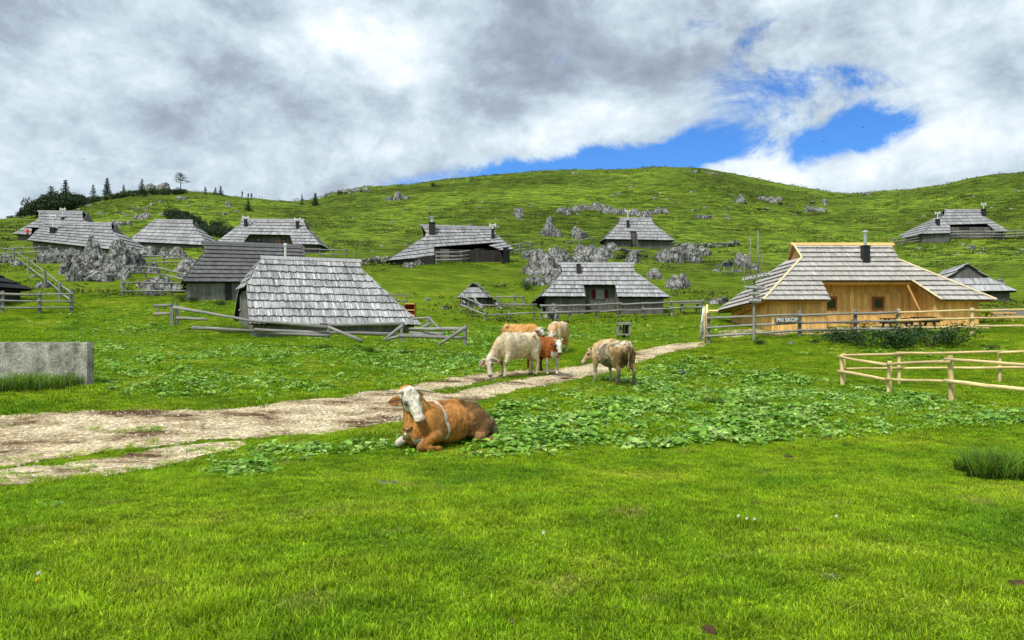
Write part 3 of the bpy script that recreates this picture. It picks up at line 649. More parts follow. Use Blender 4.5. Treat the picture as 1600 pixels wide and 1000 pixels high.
    rb.build('ridge_board', M[ridge], root)
    if trim:
        tb = MB(); nup = up
        for (p, q2, w) in [(FL(vg0 / vc0), FL(1), 1), (FR(vg1 / vc1), FR(1), 1), (FL(0), FL(vg0 / vc0), 1), (BL(0), BL(vg0 / vc0), 1)] + ([(NR(tn), NR(1), 1)] if notch else []):
            dd = (q2 - p); L = dd.length
            if L < .2: continue
            dd /= L; s_ = nv.cross(dd).normalized(); tb.box((p + q2) / 2 + nv * .105, L / 2, .05, .02, dd, s_, nv, (.95, 1.25, 2.2))
        if notch:
            p, q2 = NL(tn), NR(tn); dd = (q2 - p).normalized(); tb.box((p + q2) / 2 - nv * .1, (q2 - p).length / 2, .05, .05, dd, sdv, nv, (.9, .8, .7))
        tb.build('roof_trim', M[trim], root)
    # gable triangles under the ridge ends
    for x, xg, vg, sgn in ((0, xg0, vg0, 1), (rl, xg1, vg1, -1)):
        if vg < .15: continue
        gb = MB()
        xi = xg + .14 * sgn + (0.0); zR = O.z; hf = vg * cp; zb = O.z - vg * sp
        c0 = O + e * xi
        if hf > .1:
            for s0, s1 in ((-1, 0), (0, 1)):
                a = c0 + f * hf * s0; b = c0 + f * hf * s1; ht = lambda s: zR - .08 if s == 0 else zb - .02
                planks(gb, a, b, zb - .12, ht(s0), ht(s1), .14, wtint, .2, e * (-sgn))
        if gb.v: gb.build('gable', M[wall], root)
    # walls
    fF = vc0 * cp - ov[1]; fF1 = vc1 * cp - ov[1]; x0 = xc0 + ov[0]; x1 = xc1 - ov[0]; zf = O.z - vc0 * sp
    fB = min(bc0[1], bc1[1]) * cp - ov[1]; hs0 = ((vc0 - vg0) * sp) / max(.2, xg0 - xc0); hs1 = ((vc1 - vg1) * sp) / max(.2, xc1 - xg1)
    zt0 = O.z - vc0 * sp + min(ov[1] * tanp, ov[0] * hs0) - .07; zt1 = O.z - vc1 * sp + min(ov[1] * tanp, ov[0] * hs1) - .07
    ztb0 = zt0 - B0[1] * sp; ztb1 = zt1 - B1[1] * sp
    def xy(x, ff): return O + e * x + f * ff
    cs = [xy(x0, fF), xy(x1, fF1), xy(x0, -fB), xy(x1, -fB)]; zb = min(Hs(c.x, c.y) for c in cs) - .35
    if wall_h: zb = max(zb, min(zt0, zt1) - wall_h)
    wb = MB()
    if notch:
        xa = x0 if bl[0] < x0 else bl[0]; xb = br[0]; fr_ = fF - depth; zrec = O.z - (fr_ / cp) * sp - .08
        lerpz = lambda x: zt0 + (zt1 - zt0) * (x - x0) / (x1 - x0)
        planks(wb, xy(x0, fF), xy(xa, fF), zb, zt0, lerpz(xa), tint=wtint, rows=rows, nrm=f); planks(wb, xy(xb, fF), xy(x1, fF1), zb, lerpz(xb), zt1, tint=wtint, rows=rows, nrm=f)
        planks(wb, xy(xa, fr_), xy(xb, fr_), zb, zrec, zrec, tint=wtint, rows=rows + (rows > 1), nrm=f)
        for xx, s in ((xa, 1), (xb, -1)): planks(wb, xy(xx, fF), xy(xx, fr_), zb, O.z - fF * tanp - .08, zrec, tint=wtint * .97, rows=rows, nrm=e * s)
        if trim:
            a = xy(br[0] - 1.2, fF - .1); pass
    else: planks(wb, xy(x0, fF), xy(x1, fF1), zb, zt0, zt1, tint=wtint, rows=rows, nrm=f)
    if K:
        fk = K[0][1] * cp; zk = O.z - K[0][1] * sp - .1; ze = lambda ff: O.z - abs(ff) * tanp - .08
        planks(wb, xy(x0, -fB), xy(x0, -fk), zb, ze(fB), zk, tint=wtint, nrm=-e); planks(wb, xy(x0, -fk), xy(x0, fk), zb, zk, zk, tint=wtint, nrm=-e); planks(wb, xy(x0, fk), xy(x0, fF), zb, zk, ze(fF), tint=wtint, nrm=-e)
    elif wallends[0]: planks(wb, xy(x0, -fB), xy(x0, fF), zb, ztb0, zt0, tint=wtint * .95, rows=rows, nrm=-e)
    if wallends[1]: planks(wb, xy(x1, -fB), xy(x1, fF1), zb, ztb1, zt1, tint=wtint * .95, rows=rows, nrm=e)
    planks(wb, xy(x0, -fB), xy(x1, -fB), zb, ztb0, ztb1, tint=wtint, nrm=-f)
    wb.build('wall', M[wall], root)
    # windows and doors: (px0, py0, px1, py1, ...) on the recess wall (where='r'), front wall ('f'), right cheek ('c') or left end ('e')
    def plane(where):
        if where == 'r': return xy(0, fF - depth), f, e
        if where == 'f': return xy(0, fF), f, e
        if where == 'c': return xy(br[0], 0), -e, f * 1.0
        if where == 'e': return xy(x0, 0), -e, f
    for wdw in windows:
        px0, py0, px1, py1, where = wdw[:5]; o = wdw[5] if len(wdw) > 5 else {}
        P, nn, ee = plane(where); P = P + nn * .05; a = ray_plane(px0, py0, P, nn); b = ray_plane(px1, py1, P, nn); c = (a + b) / 2; hw = abs((b - a).dot(ee)) / 2; hh = abs(a.z - b.z) / 2; t = .055
        fm = MB()
        for s in (-1, 1): fm.box(c + ee * s * (hw), t, .03, hh + t, ee, nn, up, (1, 1, 1)); fm.box(c + up * s * hh, hw - t, .028, t, ee, nn, up, (1, 1, 1))
        if o.get('cross'): fm.box(c, .018, .02, hh - t, ee, nn, up); fm.box(c, hw - t, .018, .018, ee, nn, up)
        fo = fm.build('window', M[o.get('frame', 'frame_wood' if wall == 'pine_wood' else 'dark_wood')], root)
        pn = MB(); pn.box(c - nn * .01, hw - t, .008, hh - t, ee, nn, up); pn.build('pane', M[o.get('pane', 'glass')], fo)
        for s, on in ((-1, o.get('shl')), (1, o.get('shr'))):
            if on:
                sh = MB(); planks(sh, c + ee * (s * (hw + t + .02)) , c + ee * (s * (hw + t + .02 + hw * on)), c.z - hh, c.z + hh, c.z + hh, .12, nrm=nn); sh.build('shutter', M[o.get('shm', 'red_wood')], root)
    for (px0, py0, px1, where, dm) in doors:
        P, nn, ee = plane(where); P = P + nn * .045; a = ray_plane(px0, py0, P, nn); b = ray_plane(px1, py0, P, nn); g0 = max(Hs(a.x, a.y) + .02, zb + .1); db = MB(); planks(db, a, b, g0, a.z, a.z, .16, .8, nrm=nn)
        dd = db.build('door', M[dm], root); hb = MB(); c = a.lerp(b, .82); hb.box(Vector((c.x, c.y, (a.z + g0) / 2)) + nn * .05, .02, .02, .07, ee, nn, up); hb.build('handle', M['soot'], dd)
    for ch in chimneys:                                          # (px, py_base, px half width, py_box_top, py_pipe_top, kind)
        px, pyb, hwp, pyt, pyp, kind = ch; B = ray_plane(px, pyb, O, nv); sc_ = B.y / F; hw = hwp * sc_; h1 = (pyb - pyt) * sc_; h2 = (pyt - pyp) * sc_
        cb = MB(); cb.box(B + up * (h1 / 2 - .15), hw, hw, h1 / 2 + .25, e, f, up, (1, 1, 1)); cb.box(B + up * (h1 + .12), hw * 1.2, hw * 1.2, .025, e, f, up, (1, 1, 1))
        co = cb.build('chimney', M['soot' if kind != 'wood' else 'dark_wood'], root)
        pb = MB(); pr = max(.06, hw * .5) if kind != 'h' else .06; t = B + up * (h1 + h2); pb.tube([B + up * h1, t], pr, 10)
        if kind == 'h':
            w = .26; pb.tube([t - e * w, t + e * w], .07, 8)
            for s in (-1, 1): pb.tube([t + e * w * s - up * .16, t + e * w * s + up * .18], .075, 8)
            pb.build('flue_pipe', M['white'], co)
        else:
            pb.tube([t, t + up * .05], pr * 1.2, 10); pb.tube([t + up * .12, t + up * .16, t + up * .2], [pr * 2.1, pr * 1.7, .02], 10)
            for s in (-1, 1): pb.tube([t + e * pr * s * .9, t + e * pr * s * .9 + up * .13], .012, 5)
            pb.build('flue_pipe', M['metal'], co)
    FLAT.extend([(cen.x + e.x * s * (x1 - x0) * .3, cen.y + e.y * s * (x1 - x0) * .3, min(fF, (x1 - x0) / 2) * .8) for s in (-1, -.4, 0.4, 1)])
    return dict(root=root, O=O, e=e, f=f, cp=cp, sp=sp, nv=nv, xy=xy, fF=fF, x0=x0, x1=x1, fr=fr, loc=loc, zb=zb)
def FLv(v0, v1, x, x0, x1): return v0 + (v1 - v0) * (x - x0) / (x1 - x0)

HI = hut('new pine boarded hut with pale shingle roof and open porch', 38.5, 0, 40, (1238, 382), (1391, 382), (1252, 404), (1404, 408), (1192, 470), (1556, 470), n=12, bw=.14, roof='shingle_new', wall='pine_wood',
         B0=(-.1, .75), notch=[(1283, 440), (1424, 440), (1297, 470), (1470, 470)], depth=1.55, ov=(.55, .45), rows=2, trim='pine_wood', ridge='pine_wood', vary=.10, rag=.008,
         windows=[(1291, 465, 1306, 483, 'r'), (1364, 465, 1380, 483, 'r', {}), (1413, 462, 1421, 482, 'c')], chimneys=[(1352, 410, 5.2, 388, 366, 'pipe')], name='pine_hut', base=None)
HA = hut('heavily streaked pale roofed hut with low eaves nearest the camera', 36.5, 27, 47, (410, 402), (560, 418), (405, 410), (566, 424), (389, 506), (657, 508), n=9, bw=.11, roof='shingle_streak', K0=(384, 449), tint=1.15,
         ov=(.25, .3), windows=[(371, 462, 376, 484, 'e', {'frame': 'fence_wood'})], vary=.30, rag=.07, wall='grey_wood')
HB = hut('dark slate coloured shingle roof hut behind the streaked one', 47, 24, 46, (318, 378), (470, 388), (319, 396), (478, 405), (286, 441), (500, 441), n=10, roof='shingle_dark', ridge='shingle_dark', ov=(.2, .25), doors=[(352, 434, 362, 'f', 'black')], tint=1.0, vary=.15)  # the black door panel paints the darkness inside an open doorway
HH = hut('silver grey shingled hut with dark red shutters', 50, 0, 44, (875, 412), (988, 412), (879, 428), (992, 426), (846, 464), (1046, 465), n=8, bw=.17, B0=(-.5, .5), notch=[(911, 446), (961, 446), (915, 465), (965, 465)], depth=1.0, ov=(.35, .3), tint=1.05,
         windows=[(932, 453, 943, 466, 'r', {'cross': 1, 'pane': 'curtain_glass', 'frame': 'fence_wood', 'shl': 1.0, 'shr': 1.0})], doors=[(946, 460, 964, 'r', 'grey_wood')], chimneys=[(904, 428, 3.2, 416, 406, 'wood')], wtint=.75)
HF = hut('long grey roofed hut with dark porch behind a stepped rail fence', 69, 14, 43, (658, 352), (769, 360), (668, 368), (776, 368), (606, 408), (802, 390), n=9, bw=.19, notch=[(678, 381), (764, 384), (679, 404), (782, 392)], depth=1.2, ov=(.3, .3), wall='dark_wood',
         doors=[(688, 389, 702, 'r', 'grey_wood')], chimneys=[(675, 366, 4.5, 350, 341, 'wood'), (770, 374, 2.0, 360, 352, 'h')], tint=.88)
HE = hut('grey hut with orange shutters and two white capped chimneys', 73, 4, 42, (379, 343), (474, 347), (375, 352), (479, 358), (338, 379), (500, 383), n=8, bw=.19, notch=[(390, 367), (453, 368), (380, 380), (458, 382)], depth=1.1, ov=(.35, .35),
         windows=[(400, 372, 408, 378, 'r'), (440, 374, 447, 381, 'r', {'shl': .8, 'shr': .8, 'shm': 'orange_wood'}), (482, 383, 487, 387, 'f')], chimneys=[(384, 355, 2.2, 345, 340, 'h'), (465, 358, 2.2, 348, 343, 'h')], wtint=.8)
HD = hut('windowless pale grey hip roofed hut above the boulders', 78, 5, 40, (243, 344), (300, 346), (238, 347), (304, 356), (199, 378), (326, 384), n=7, bw=.19, ov=(.3, .3), tint=.95)
HC2 = hut('low grey shingled hut with roof hatch behind the jagged rocks', 72, 4, 42, (72, 348), (174, 352), (68, 352), (176, 363), (43, 376), (208, 394), n=8, bw=.19, ov=(.3, .35), doors=[(58, 378, 73, 'f', 'dark_wood')], chimneys=[(83, 364, 3.5, 358, 337, 'h')], tint=.9)
HC1 = hut('farthest left grey hut at the foot of the wooded knoll', 88, 4, 42, (61, 330), (129, 333), (60, 343), (130, 345), (20, 366), (200, 375), n=8, bw=.19, ov=(.3, .35), notch=[(50, 358), (70, 358), (50, 366), (70, 367)], depth=1.0, chimneys=[(98, 344, 1.6, 341, 327, 'h')], tint=.88)
HG = hut('small hut with jutting porch high up beside the stone wall', 95, 2, 42, (969, 341), (1017, 341), (967, 349), (1022, 351), (945, 374), (1054, 376), n=7, bw=.2, ov=(.3, .3), notch=[(984, 362), (994, 362), (986, 374), (996, 374)], depth=.9, chimneys=[(981, 356, 2.0, 346, 330, 'h')], wtint=.7, tint=.92)
HK = hut('grey hut on the upper slope ringed by a rail fence', 99, 0, 42, (1476, 328), (1533, 326), (1475, 338), (1540, 340), (1440, 366), (1577, 362), n=8, bw=.2, ov=(.3, .3), notch=[(1484, 352), (1541, 350), (1484, 364), (1556, 362)], depth=1.0,
         windows=[(1500, 355, 1514, 358, 'r')], chimneys=[(1465, 352, 2.4, 344, 333, 'h'), (1537, 338, 2.6, 328, 319, 'h')], tint=.9, wtint=.8)
# two gabled huts seen end on: the ridge runs away from the camera
HJ = hut('small grey hut with steep gable behind the pine boarded one', 55, 70, 38, (1512, 413), None, None, None, None, None, n=4, bw=.19, ov=(.35, .35), tint=1.15, wtint=.8, dims=(8.5, (0, 1.75), (8.5, .3), (-1.5, 3.45), (9.3, 3.3)))
HL = hut('tiny shed with pointed gable inside the crooked rail fence', 49.5, 86, 43, (740, 443), None, None, None, None, None, n=3, bw=.2, ov=(.18, .18), tint=.8, wtint=.6, dims=(2.6, (0, .45), (2.6, .3), (-.45, 1.45), (2.9, 1.4)))
HM = hut('black roofed shed cut off by the left edge of the photo', 41, 0, 40, (-240, 403), (-62, 405), (-235, 408), (-58, 412), (-280, 449), (-30, 449), n=5, bw=.4, roof='black_roof', ridge='black_roof', wall='dark_wood', ov=(.4, .4), group='dark outbuildings')
def lean_to():
    h = HL; m = MB(); f, e, xy = h['f'], h['e'], h['xy']; ff = h['fF']
    zt = h['O'].z - .95; P0, P1 = xy(.5, ff), xy(.5, ff + .62)
    planks(m, P0, P1, h['zb'], zt, zt - .15, nrm=-e, tint=.7); planks(m, P1, xy(1.9, ff + .62), h['zb'], zt - .15, zt - .15, nrm=f, tint=.7); m.build('lean_to', M['grey_wood'], h['root'])
    r = MB(); a, b = xy(.3, ff - .05), xy(.3, ff + .85); c, d = xy(2.1, ff + .85), xy(2.1, ff - .05)
    q = [Vector((p.x, p.y, zz)) for p, zz in ((a, zt + .12), (b, zt - .14), (c, zt - .14), (d, zt + .12))]; r.quadbox(q, [p + Vector((0, 0, .05)) for p in q], (.6, .6, .6)); r.build('lean_to_roof', M['shingle'], h['root'])
lean_to()
def pine_hut_extras():
    h = HI; f, e, xy = h['f'], h['e'], h['xy']; up = Vector((0, 0, 1))
    # diagonal brace in the porch and rafter ends under the left eave
    P = xy(0, h['fF'] - .1); a = ray_plane(1418, 446, P, f); b = ray_plane(1437, 485, P, f); m = MB(); m.tube([a, b], .045, 6, (1, .95, .9)); m.build('porch_brace', M['pine_wood'], h['root'])
    for i in range(9):
        x = h['x0'] - .32; ff = h['fF'] - .1 - i * .62; r = MB(); z = h['O'].z - h['zb']
        p = xy(x, ff); zc = W(1192, 470, 36).z - .10 - i * .085; r.box(Vector((p.x, p.y, zc + .02)), .22, .045, .06, -e, f, up, (.7, .55, .4)); r.build('rafter_end', M['pine_wood'], h['root'])
    # dark stone base under the left corner
pine_hut_extras()

# ================================================================ FENCES
def G(px, py): p = GY(px, py); return p
NF = [0]
def rail(mb, a, b, r, sag=.012):
    a, b = Vector(a), Vector(b); n = max(3, int((b - a).length / .7)); j = [rnd.uniform(-1, 1) * sag for _ in range(n + 1)]
    pts = [a.lerp(b, i / n) + Vector((0, j[i] * .5, j[i] - .0)) for i in range(n + 1)]; k = rnd.choice((.85, 1.15)); c = rnd.uniform(.75, 1.2)
    mb.tube(pts, [r * (k + (1 / k - k) * i / n) * rnd.uniform(.95, 1.05) for i in range(n + 1)], 8, (c, c, c))
def fence(label, base, rails=(.4, .8), ph=1.1, mat='fence_wood', pr=.06, rr=.045, group='grey wooden rail fences', over=.12, side=1, closed=False, square=False, lean=.05, braces=(), hts=None):
    P = [G(*b) if len(b) == 2 else Vector(((b[0] - 800) / F * b[2], b[2], Hs((b[0] - 800) / F * b[2], b[2]))) for b in base]
    c = P[len(P) // 2]; t = world_thing('rail_fence', label, 'fence', (c.x, c.y, c.z), group)
    for i, p in enumerate(P):
        h = (hts[i] if hts else ph) * rnd.uniform(.95, 1.05); m = MB(); tp = p + Vector((rnd.uniform(-lean, lean), rnd.uniform(-lean, lean), h)); cc = rnd.uniform(.75, 1.15)
        if square: m.box(p + Vector((0, 0, h / 2 - .1)), pr, pr, h / 2 + .1, col=(cc,) * 3)
        else: m.tube([p - Vector((0, 0, .25)), p.lerp(tp, .5), tp - Vector((0,0,.02)), tp], [pr * 1.05, pr, pr * .95, pr * .7], 9, (cc,) * 3)
        m.build('post', M[mat], t, smooth=False)
    for i in range(len(P) - 1):
        a, b = P[i], P[i + 1]; dd = (b - a); dd.z = 0; dd.normalize(); off = Vector((dd.y, -dd.x, 0)) * (pr + rr * .6) * side
        ha = (hts[i] / ph if hts else 1); hb = (hts[i + 1] / ph if hts else 1)
        for r in rails:
            m = MB(); rail(m, a + off + Vector((0, 0, r * ha + rnd.uniform(-.03, .03))) - dd * over, b + off + Vector((0, 0, r * hb + rnd.uniform(-.03, .03))) + dd * over, rr * rnd.uniform(.85, 1.15)); m.build('rail', M[mat], t, smooth=True)
    return t, P
def stick(t, px0, py0, d0, px1, py1, d1, r=.05, name='rail', mat='fence_wood'):
    m = MB(); rail(m, W(px0, py0, d0), W(px1, py1, d1), r, .01); return m.build(name, M[mat], t, smooth=True)
fence('grey three rail fence in front of the black roofed shed', [(-40, 489), (4, 489), (62, 490), (112, 489)], (.28, .62, .98), 1.15, pr=.09, rr=.05)
fence('weathered fence climbing back to the left behind the black shed', [(112, 487), (94, 472), (71, 450), (44, 428), (22, 410), (-14, 402)], (.5, .95), 1.15, pr=.07)
fence('low grey fence below the hut with the roof hatch', [(8, 402), (34, 401), (61, 400), (78, 399)], (.35, .75), .9)
fence('short stretch of fence between grey boulders', [(226, 416), (256, 416), (291, 415)], (.3, .6, .85), .9)
fence('front rails of the pen beside the dark roofed hut', [(194, 463), (218, 463), (268, 463), (321, 463)], (.32, .82), 1.0, rr=.05)
fence('crooked back rails of the pen around a boulder', [(192, 463), (190, 450), (198, 437), (228, 435), (262, 440), (291, 448)], (.45, .85), .95, rr=.05)
def broken_fence():
    d = G(397, 518).y; c = G(397, 518)
    t = world_thing('rail_fence', 'long sagging broken fence in front of the streaked roof hut', 'fence', tuple(c), 'grey wooden rail fences')
    for px, pb, pt, r in ((246, 495, 476, .05), (268, 507, 473, .09), (276, 509, 474, .09), (270, 510, 478, .06), (397, 519, 500, .06), (513, 531, 509, .07), (628, 534, 508, .07), (727, 541, 507, .08)):
        g = G(px, pb); h = (pb - pt) / F * g.y; m = MB(); m.tube([g - Vector((0, 0, .3)), g + Vector((rnd.uniform(-.04, .04), 0, h * .6)), g + Vector((rnd.uniform(-.06, .06), 0, h))], [r, r * .95, r * .8], 9, (.9, .9, .9)); m.build('post', M['fence_wood'], t)
    for a in ((300, 512, 30.6, 400, 517, 30.3), (398, 515, 30.2, 515, 521, 29.5), (241, 478, 34, 268, 477, 33.6), (241, 491, 34, 266, 490, 33.6), (272, 480, 31.5, 396, 502, 30.7), (390, 501, 30.8, 516, 511, 29.2), (330, 515, 31, 515, 525, 29.3), (512, 508, 29.2, 632, 506, 28.9), (513, 511, 29.1, 566, 533, 28.8), (602, 530, 28.5, 630, 508, 28.7),
              (600, 531, 28.5, 628, 525, 28.6), (626, 525, 28.5, 729, 528, 27.5), (686, 538, 27.4, 729, 511, 27.3), (640, 514, 30.5, 727, 514, 27.9), (480, 519, 30.5, 620, 522, 29.8), (276, 497, 33, 325, 499, 33)): stick(t, *a, r=.068)
broken_fence()
def pen_right():
    g = G(668, 521); t = world_thing('rail_fence', 'small pen with a slanting rail right of the streaked roof hut', 'fence', tuple(g), 'grey wooden rail fences')
    for px, pb, pt in ((668, 521, 493), (692, 527, 513)):
        g = G(px, pb); m = MB(); m.tube([g - Vector((0, 0, .3)), g + Vector((.02, 0, (pb - pt) / F * g.y))], .07, 9); m.build('post', M['fence_wood'], t)
    for a in ((645, 498, 31.4, 670, 497, 31.2), (670, 496, 31, 690, 517, 29.8), (655, 514, 30.6, 673, 506, 30.9), (640, 520, 30.2, 692, 521, 29.6), (640, 523, 30, 690, 524, 29.5)): stick(t, *a, r=.05)
pen_right()
def frame_far():
    g = G(618, 480); t = world_thing('rail_fence', 'short frame of rails beside the orange cabinet', 'fence', tuple(g), 'grey wooden rail fences')
    d = g.y
    for px in (604, 619, 634):
        g = G(px, 481); m = MB(); m.tube([g - Vector((0, 0, .3)), g + Vector((0, 0, 22 / F * d))], .05, 8); m.build('post', M['fence_wood'], t)
    for y in (460, 470): stick(t, 600, y, d, 636, y + .5, d, r=.04)
frame_far()
fence('curved rail fence round the tiny pointed shed', [(722, 486), (731, 490), (742, 496), (758, 503), (795, 502), (835, 500)], (.42, .95), 1.0, rr=.05, pr=.05)
fence('straight rails behind the tiny pointed shed', [(777, 483), (804, 483), (818, 483)], (.35, .8), 1.0)
def tiny_sticks():
    g = G(748, 490); t = world_thing('pole_pile', 'loose poles leaning on the tiny pointed shed', 'poles', tuple(g))
    for a in ((741, 465, 48.2, 751, 482, 47), (748, 473, 48, 753, 482, 47), (775, 474, 48, 784, 483, 47), (724, 470, 48.3, 727, 474, 48)): stick(t, *a, r=.06, name='pole')
tiny_sticks()
fence('long rail fence in front of the hut with red shutters', [(846, 500), (890, 499), (932, 498), (968, 496), (1005, 495), (1050, 493), (1098, 491)], (.45, .85), .95, rr=.055, pr=.07)
fence('stepped three rail fence below the long dark porch hut', [(682, 412), (720, 411), (743, 407), (785, 401), (812, 396), (830, 393)], (.3, .62, .98), 1.1, rr=.065, pr=.08)
fence('thin fence right of the hut with orange shutters', [(452, 402), (475, 403), (500, 404), (520, 405), (541, 406)], (.45, .85), 1.0)
fence('low rail fence at the foot of the small high hut', [(948, 380), (975, 383), (1003, 386), (1030, 387)], (.4, .8), .8)
fence('rail leading down from the high hut to the boulders', [(885, 386), (905, 383), (925, 379)], (.6,), .7)
fence('dark grey fence wrapping the topmost right hut', [(1393, 387), (1415, 383), (1442, 378), (1484, 374), (1512, 374), (1540, 374), (1568, 374), (1586, 373), (1615, 372)], (.3, .65, 1.0), 1.1, rr=.075, pr=.08)
fence('grey three rail fence along the pine hut yard', [(1107, 536, 33.0), (1249, 529, 33.3), (1336, 521, 33.3), (1404, 517, 33.2)], (.30, .66, 1.02), 1.2, rr=.05, pr=.085, hts=[1.35, 1.2, 1.15, 1.2])
fence('new yellow log fence right of the pine hut yard', [(1404, 517, 33.2), (1518, 515, 32.6), (1612, 509, 32.2)], (.33, .68, 1.05), 1.2, mat='log_wood', rr=.055, pr=.09, group='new peeled log fences')
fence('new log fence near side running toward the right edge', [(1317, 602), (1389, 616), (1487, 630), (1660, 655)], (.5, 1.0), 1.08, mat='log_wood', rr=.048, pr=.07, group='new peeled log fences', hts=[1.03, .97, 1.2, 1.2], side=1)
fence('new log fence far side running level behind', [(1318, 601), (1405, 599), (1562, 597), (1680, 595)], (.5, 1.0), 1.05, mat='log_wood', rr=.043, pr=.06, group='new peeled log fences')
def gate():
    g = G(1104, 537); t = world_thing('yard_gate', 'leaning gate of pale boards at the corner of the pine hut yard', 'gate', tuple(g)); d = g.y
    for a, m_ in (((1101, 478, d, 1101, 536, d), 'log_wood'), ((1096, 508, d, 1100, 482, d), 'white'), ((1094, 530, d, 1096, 508, d), 'fence_wood'), ((1105, 476, d + 2, 1105, 520, d + 1.5), 'log_wood'), ((1094, 522, d, 1108, 508, d), 'fence_wood'), ((1095, 532, d, 1108, 520, d), 'fence_wood'), ((1105, 486, d + 2, 1122, 486, d + 2), 'log_wood')): stick(t, *a, r=.06, name='gate_board', mat=m_)
gate()

# ================================================================ ROCKS
import bmesh
def ico(n):
    bm = bmesh.new(); bmesh.ops.create_icosphere(bm, subdivisions=n, radius=1); V = np.array([v.co[:] for v in bm.verts]); Fc = np.array([[v.index for v in f.verts] for f in bm.faces]); bm.free(); return V, Fc
ICO = {n: ico(n) for n in (2, 3, 4, 5)}
def lump(w, dpt, h, seed, det=4, jag=.5, peak=0.0):
    r = np.random.RandomState(seed); V, Fc = ICO[det]; V = V.copy()
    rad = np.full(len(V), 1.0)
    for k in range(11):                                           # facets
        n = r.randn(3); n[2] = abs(n[2]) * .7 + .05 if k % 3 else n[2]; n /= np.linalg.norm(n); dd = r.uniform(.58, .92); dp = V @ n
        rad = np.where(dp > dd * rad ** 0 * 1.0, np.minimum(rad, dd / np.maximum(dp, .05)), rad)
    s = seed * 1.37
    rg = 1 - np.abs(fbm(V[:, 0] * 2.2 + s, V[:, 1] * 2.2, V[:, 2] * 1.2, 4, seed, .6)) * 2.2
    rad = rad * (1 + jag * .30 * (rg - .4)) + jag * .16 * fbm(V[:, 0] * 6 + s, V[:, 1] * 6, V[:, 2] * 3, 3, seed + 5)
    rad = rad + jag * (.10 * (1 - 3 * np.abs(fbm(V[:, 0] * 5 + s, V[:, 1] * 5 + V[:, 2] * 2, V[:, 2] * 5, 2, seed + 9))) + (.07 * fbm(V[:, 0] * 14, V[:, 1] * 14, V[:, 2] * 8, 2, seed + 8) if det > 3 else 0)); P = V * rad[:, None]; P[:, 2] += peak * .8 * np.clip(1 - np.hypot(P[:, 0], P[:, 1]) * 1.3, 0, 1) * np.clip(P[:, 2], 0, 1)
    return P * np.array([w / 2, dpt / 2, h]) , Fc
def rock(label, lumps, group=None, name='boulder', cat='boulder', det=4):
    """lumps: (px, py_base, width px, height px[, peak][, depth shift])"""
    Vs, Fs, off = [], [], 0; first = None
    for i, L in enumerate(lumps):
        px, py, w, h = L[:4]; pk = L[4] if len(L) > 4 else 0; ds = L[5] if len(L) > 5 else 0; p = GY(px, py)
        if ds: y = p.y + ds; x = (px - 800) / F * y; p = Vector((x, y, p.z + ds * .1))
        s = p.y / F; seed = int(px * 7 + py * 13) % 9973; P, Fc = lump(w * s, w * s * .8, h * s * .88, seed, det, .62 if w > 20 else .5, pk)
        dp = w * s * .3; g = Vector((p.x * (p.y + dp) / p.y, p.y + dp, 0)); gz = p.z
        a = (seed % 7) * .3 - 1; c_, s_ = math.cos(a * .3), math.sin(a * .3); P = P @ np.array([[c_, s_, 0], [-s_, c_, 0], [0, 0, 1]])
        Vs.append(P + np.array([g.x, g.y, gz])); Fs.append(Fc + off); off += len(P)
        if first is None: first = (g.x, g.y, gz)
    o = mesh_obj(name, np.concatenate(Vs), np.concatenate(Fs), M['rock'], origin=first); o.location = first
    return tag(o, label, cat, group)
BR = 'limestone outcrops among the huts'
rock('jagged spiky limestone outcrop rising in front of the roof hatch hut', [(146, 432, 60, 48, .75), (132, 436, 52, 42, .4), (165, 436, 70, 40, .1), (118, 440, 36, 30, .3), (152, 441, 84, 24), (160, 428, 40, 44, .4)], BR, 'rock_outcrop', 'rocks', 5)
rock('dark fissured limestone outcrop right of the spiky one', [(186, 426, 56, 42, .5), (214, 422, 40, 34, .3), (178, 432, 54, 26), (205, 428, 56, 20), (200, 424, 34, 36, .4)], BR, 'rock_outcrop', 'rocks', 5)
rock('tilted mossy rock slabs left of the spiky outcrop', [(92, 412, 66, 32, .3), (75, 408, 40, 18), (108, 430, 30, 30, .3), (62, 408, 26, 12), (112, 412, 40, 36)], BR, 'rock_outcrop', 'rocks', 5)
rock('low broken rock band under the windowless hut', [(238, 401, 34, 20, .3), (258, 401, 28, 17), (278, 404, 40, 19, .2), (228, 399, 26, 15)], BR, 'rock_outcrop', 'rocks', 4)
rock('pale boulder pair against the left eave of the dark roofed hut', [(298, 426, 54, 26), (310, 420, 40, 20), (288, 436, 30, 14)], BR, 'rock_outcrop', 'rocks', 4)
rock('upright stone between the short fence and the pen', [(240, 428, 22, 20, .2)], None, det=4)
rock('rounded boulder lying inside the rail pen', [(248, 452, 62, 26), (270, 458, 50, 20), (238, 462, 40, 22)], None, det=4)
rock('boulder beside the weathered left fence', [(65, 450, 24, 14)], None)
rock('small white stone above the left fence', [(52, 434, 14, 6)], None)
rock('heap of stones under the leftmost fence corner', [(8, 412, 40, 18), (28, 416, 24, 12), (-6, 406, 20, 14)], None, 'rock_outcrop', 'rocks')
rock('big craggy limestone cliff above the hut with red shutters', [(850, 432, 70, 50, .1), (868, 424, 60, 42, .1), (835, 446, 36, 22), (884, 420, 46, 34), (830, 405, 30, 20), (862, 446, 40, 30), (842, 415, 44, 30), (890, 440, 40, 36)], BR, 'rock_outcrop', 'rocks', 5)
rock('broken crags between the cliff and the small high hut', [(920, 404, 34, 26), (945, 404, 28, 24), (908, 396, 30, 16), (935, 412, 44, 16), (905, 412, 40, 18), (955, 392, 30, 14)], BR, 'rock_outcrop', 'rocks', 4)
rock('single rounded crag below the small high hut', [(988, 411, 26, 26, .15)], None, det=4)
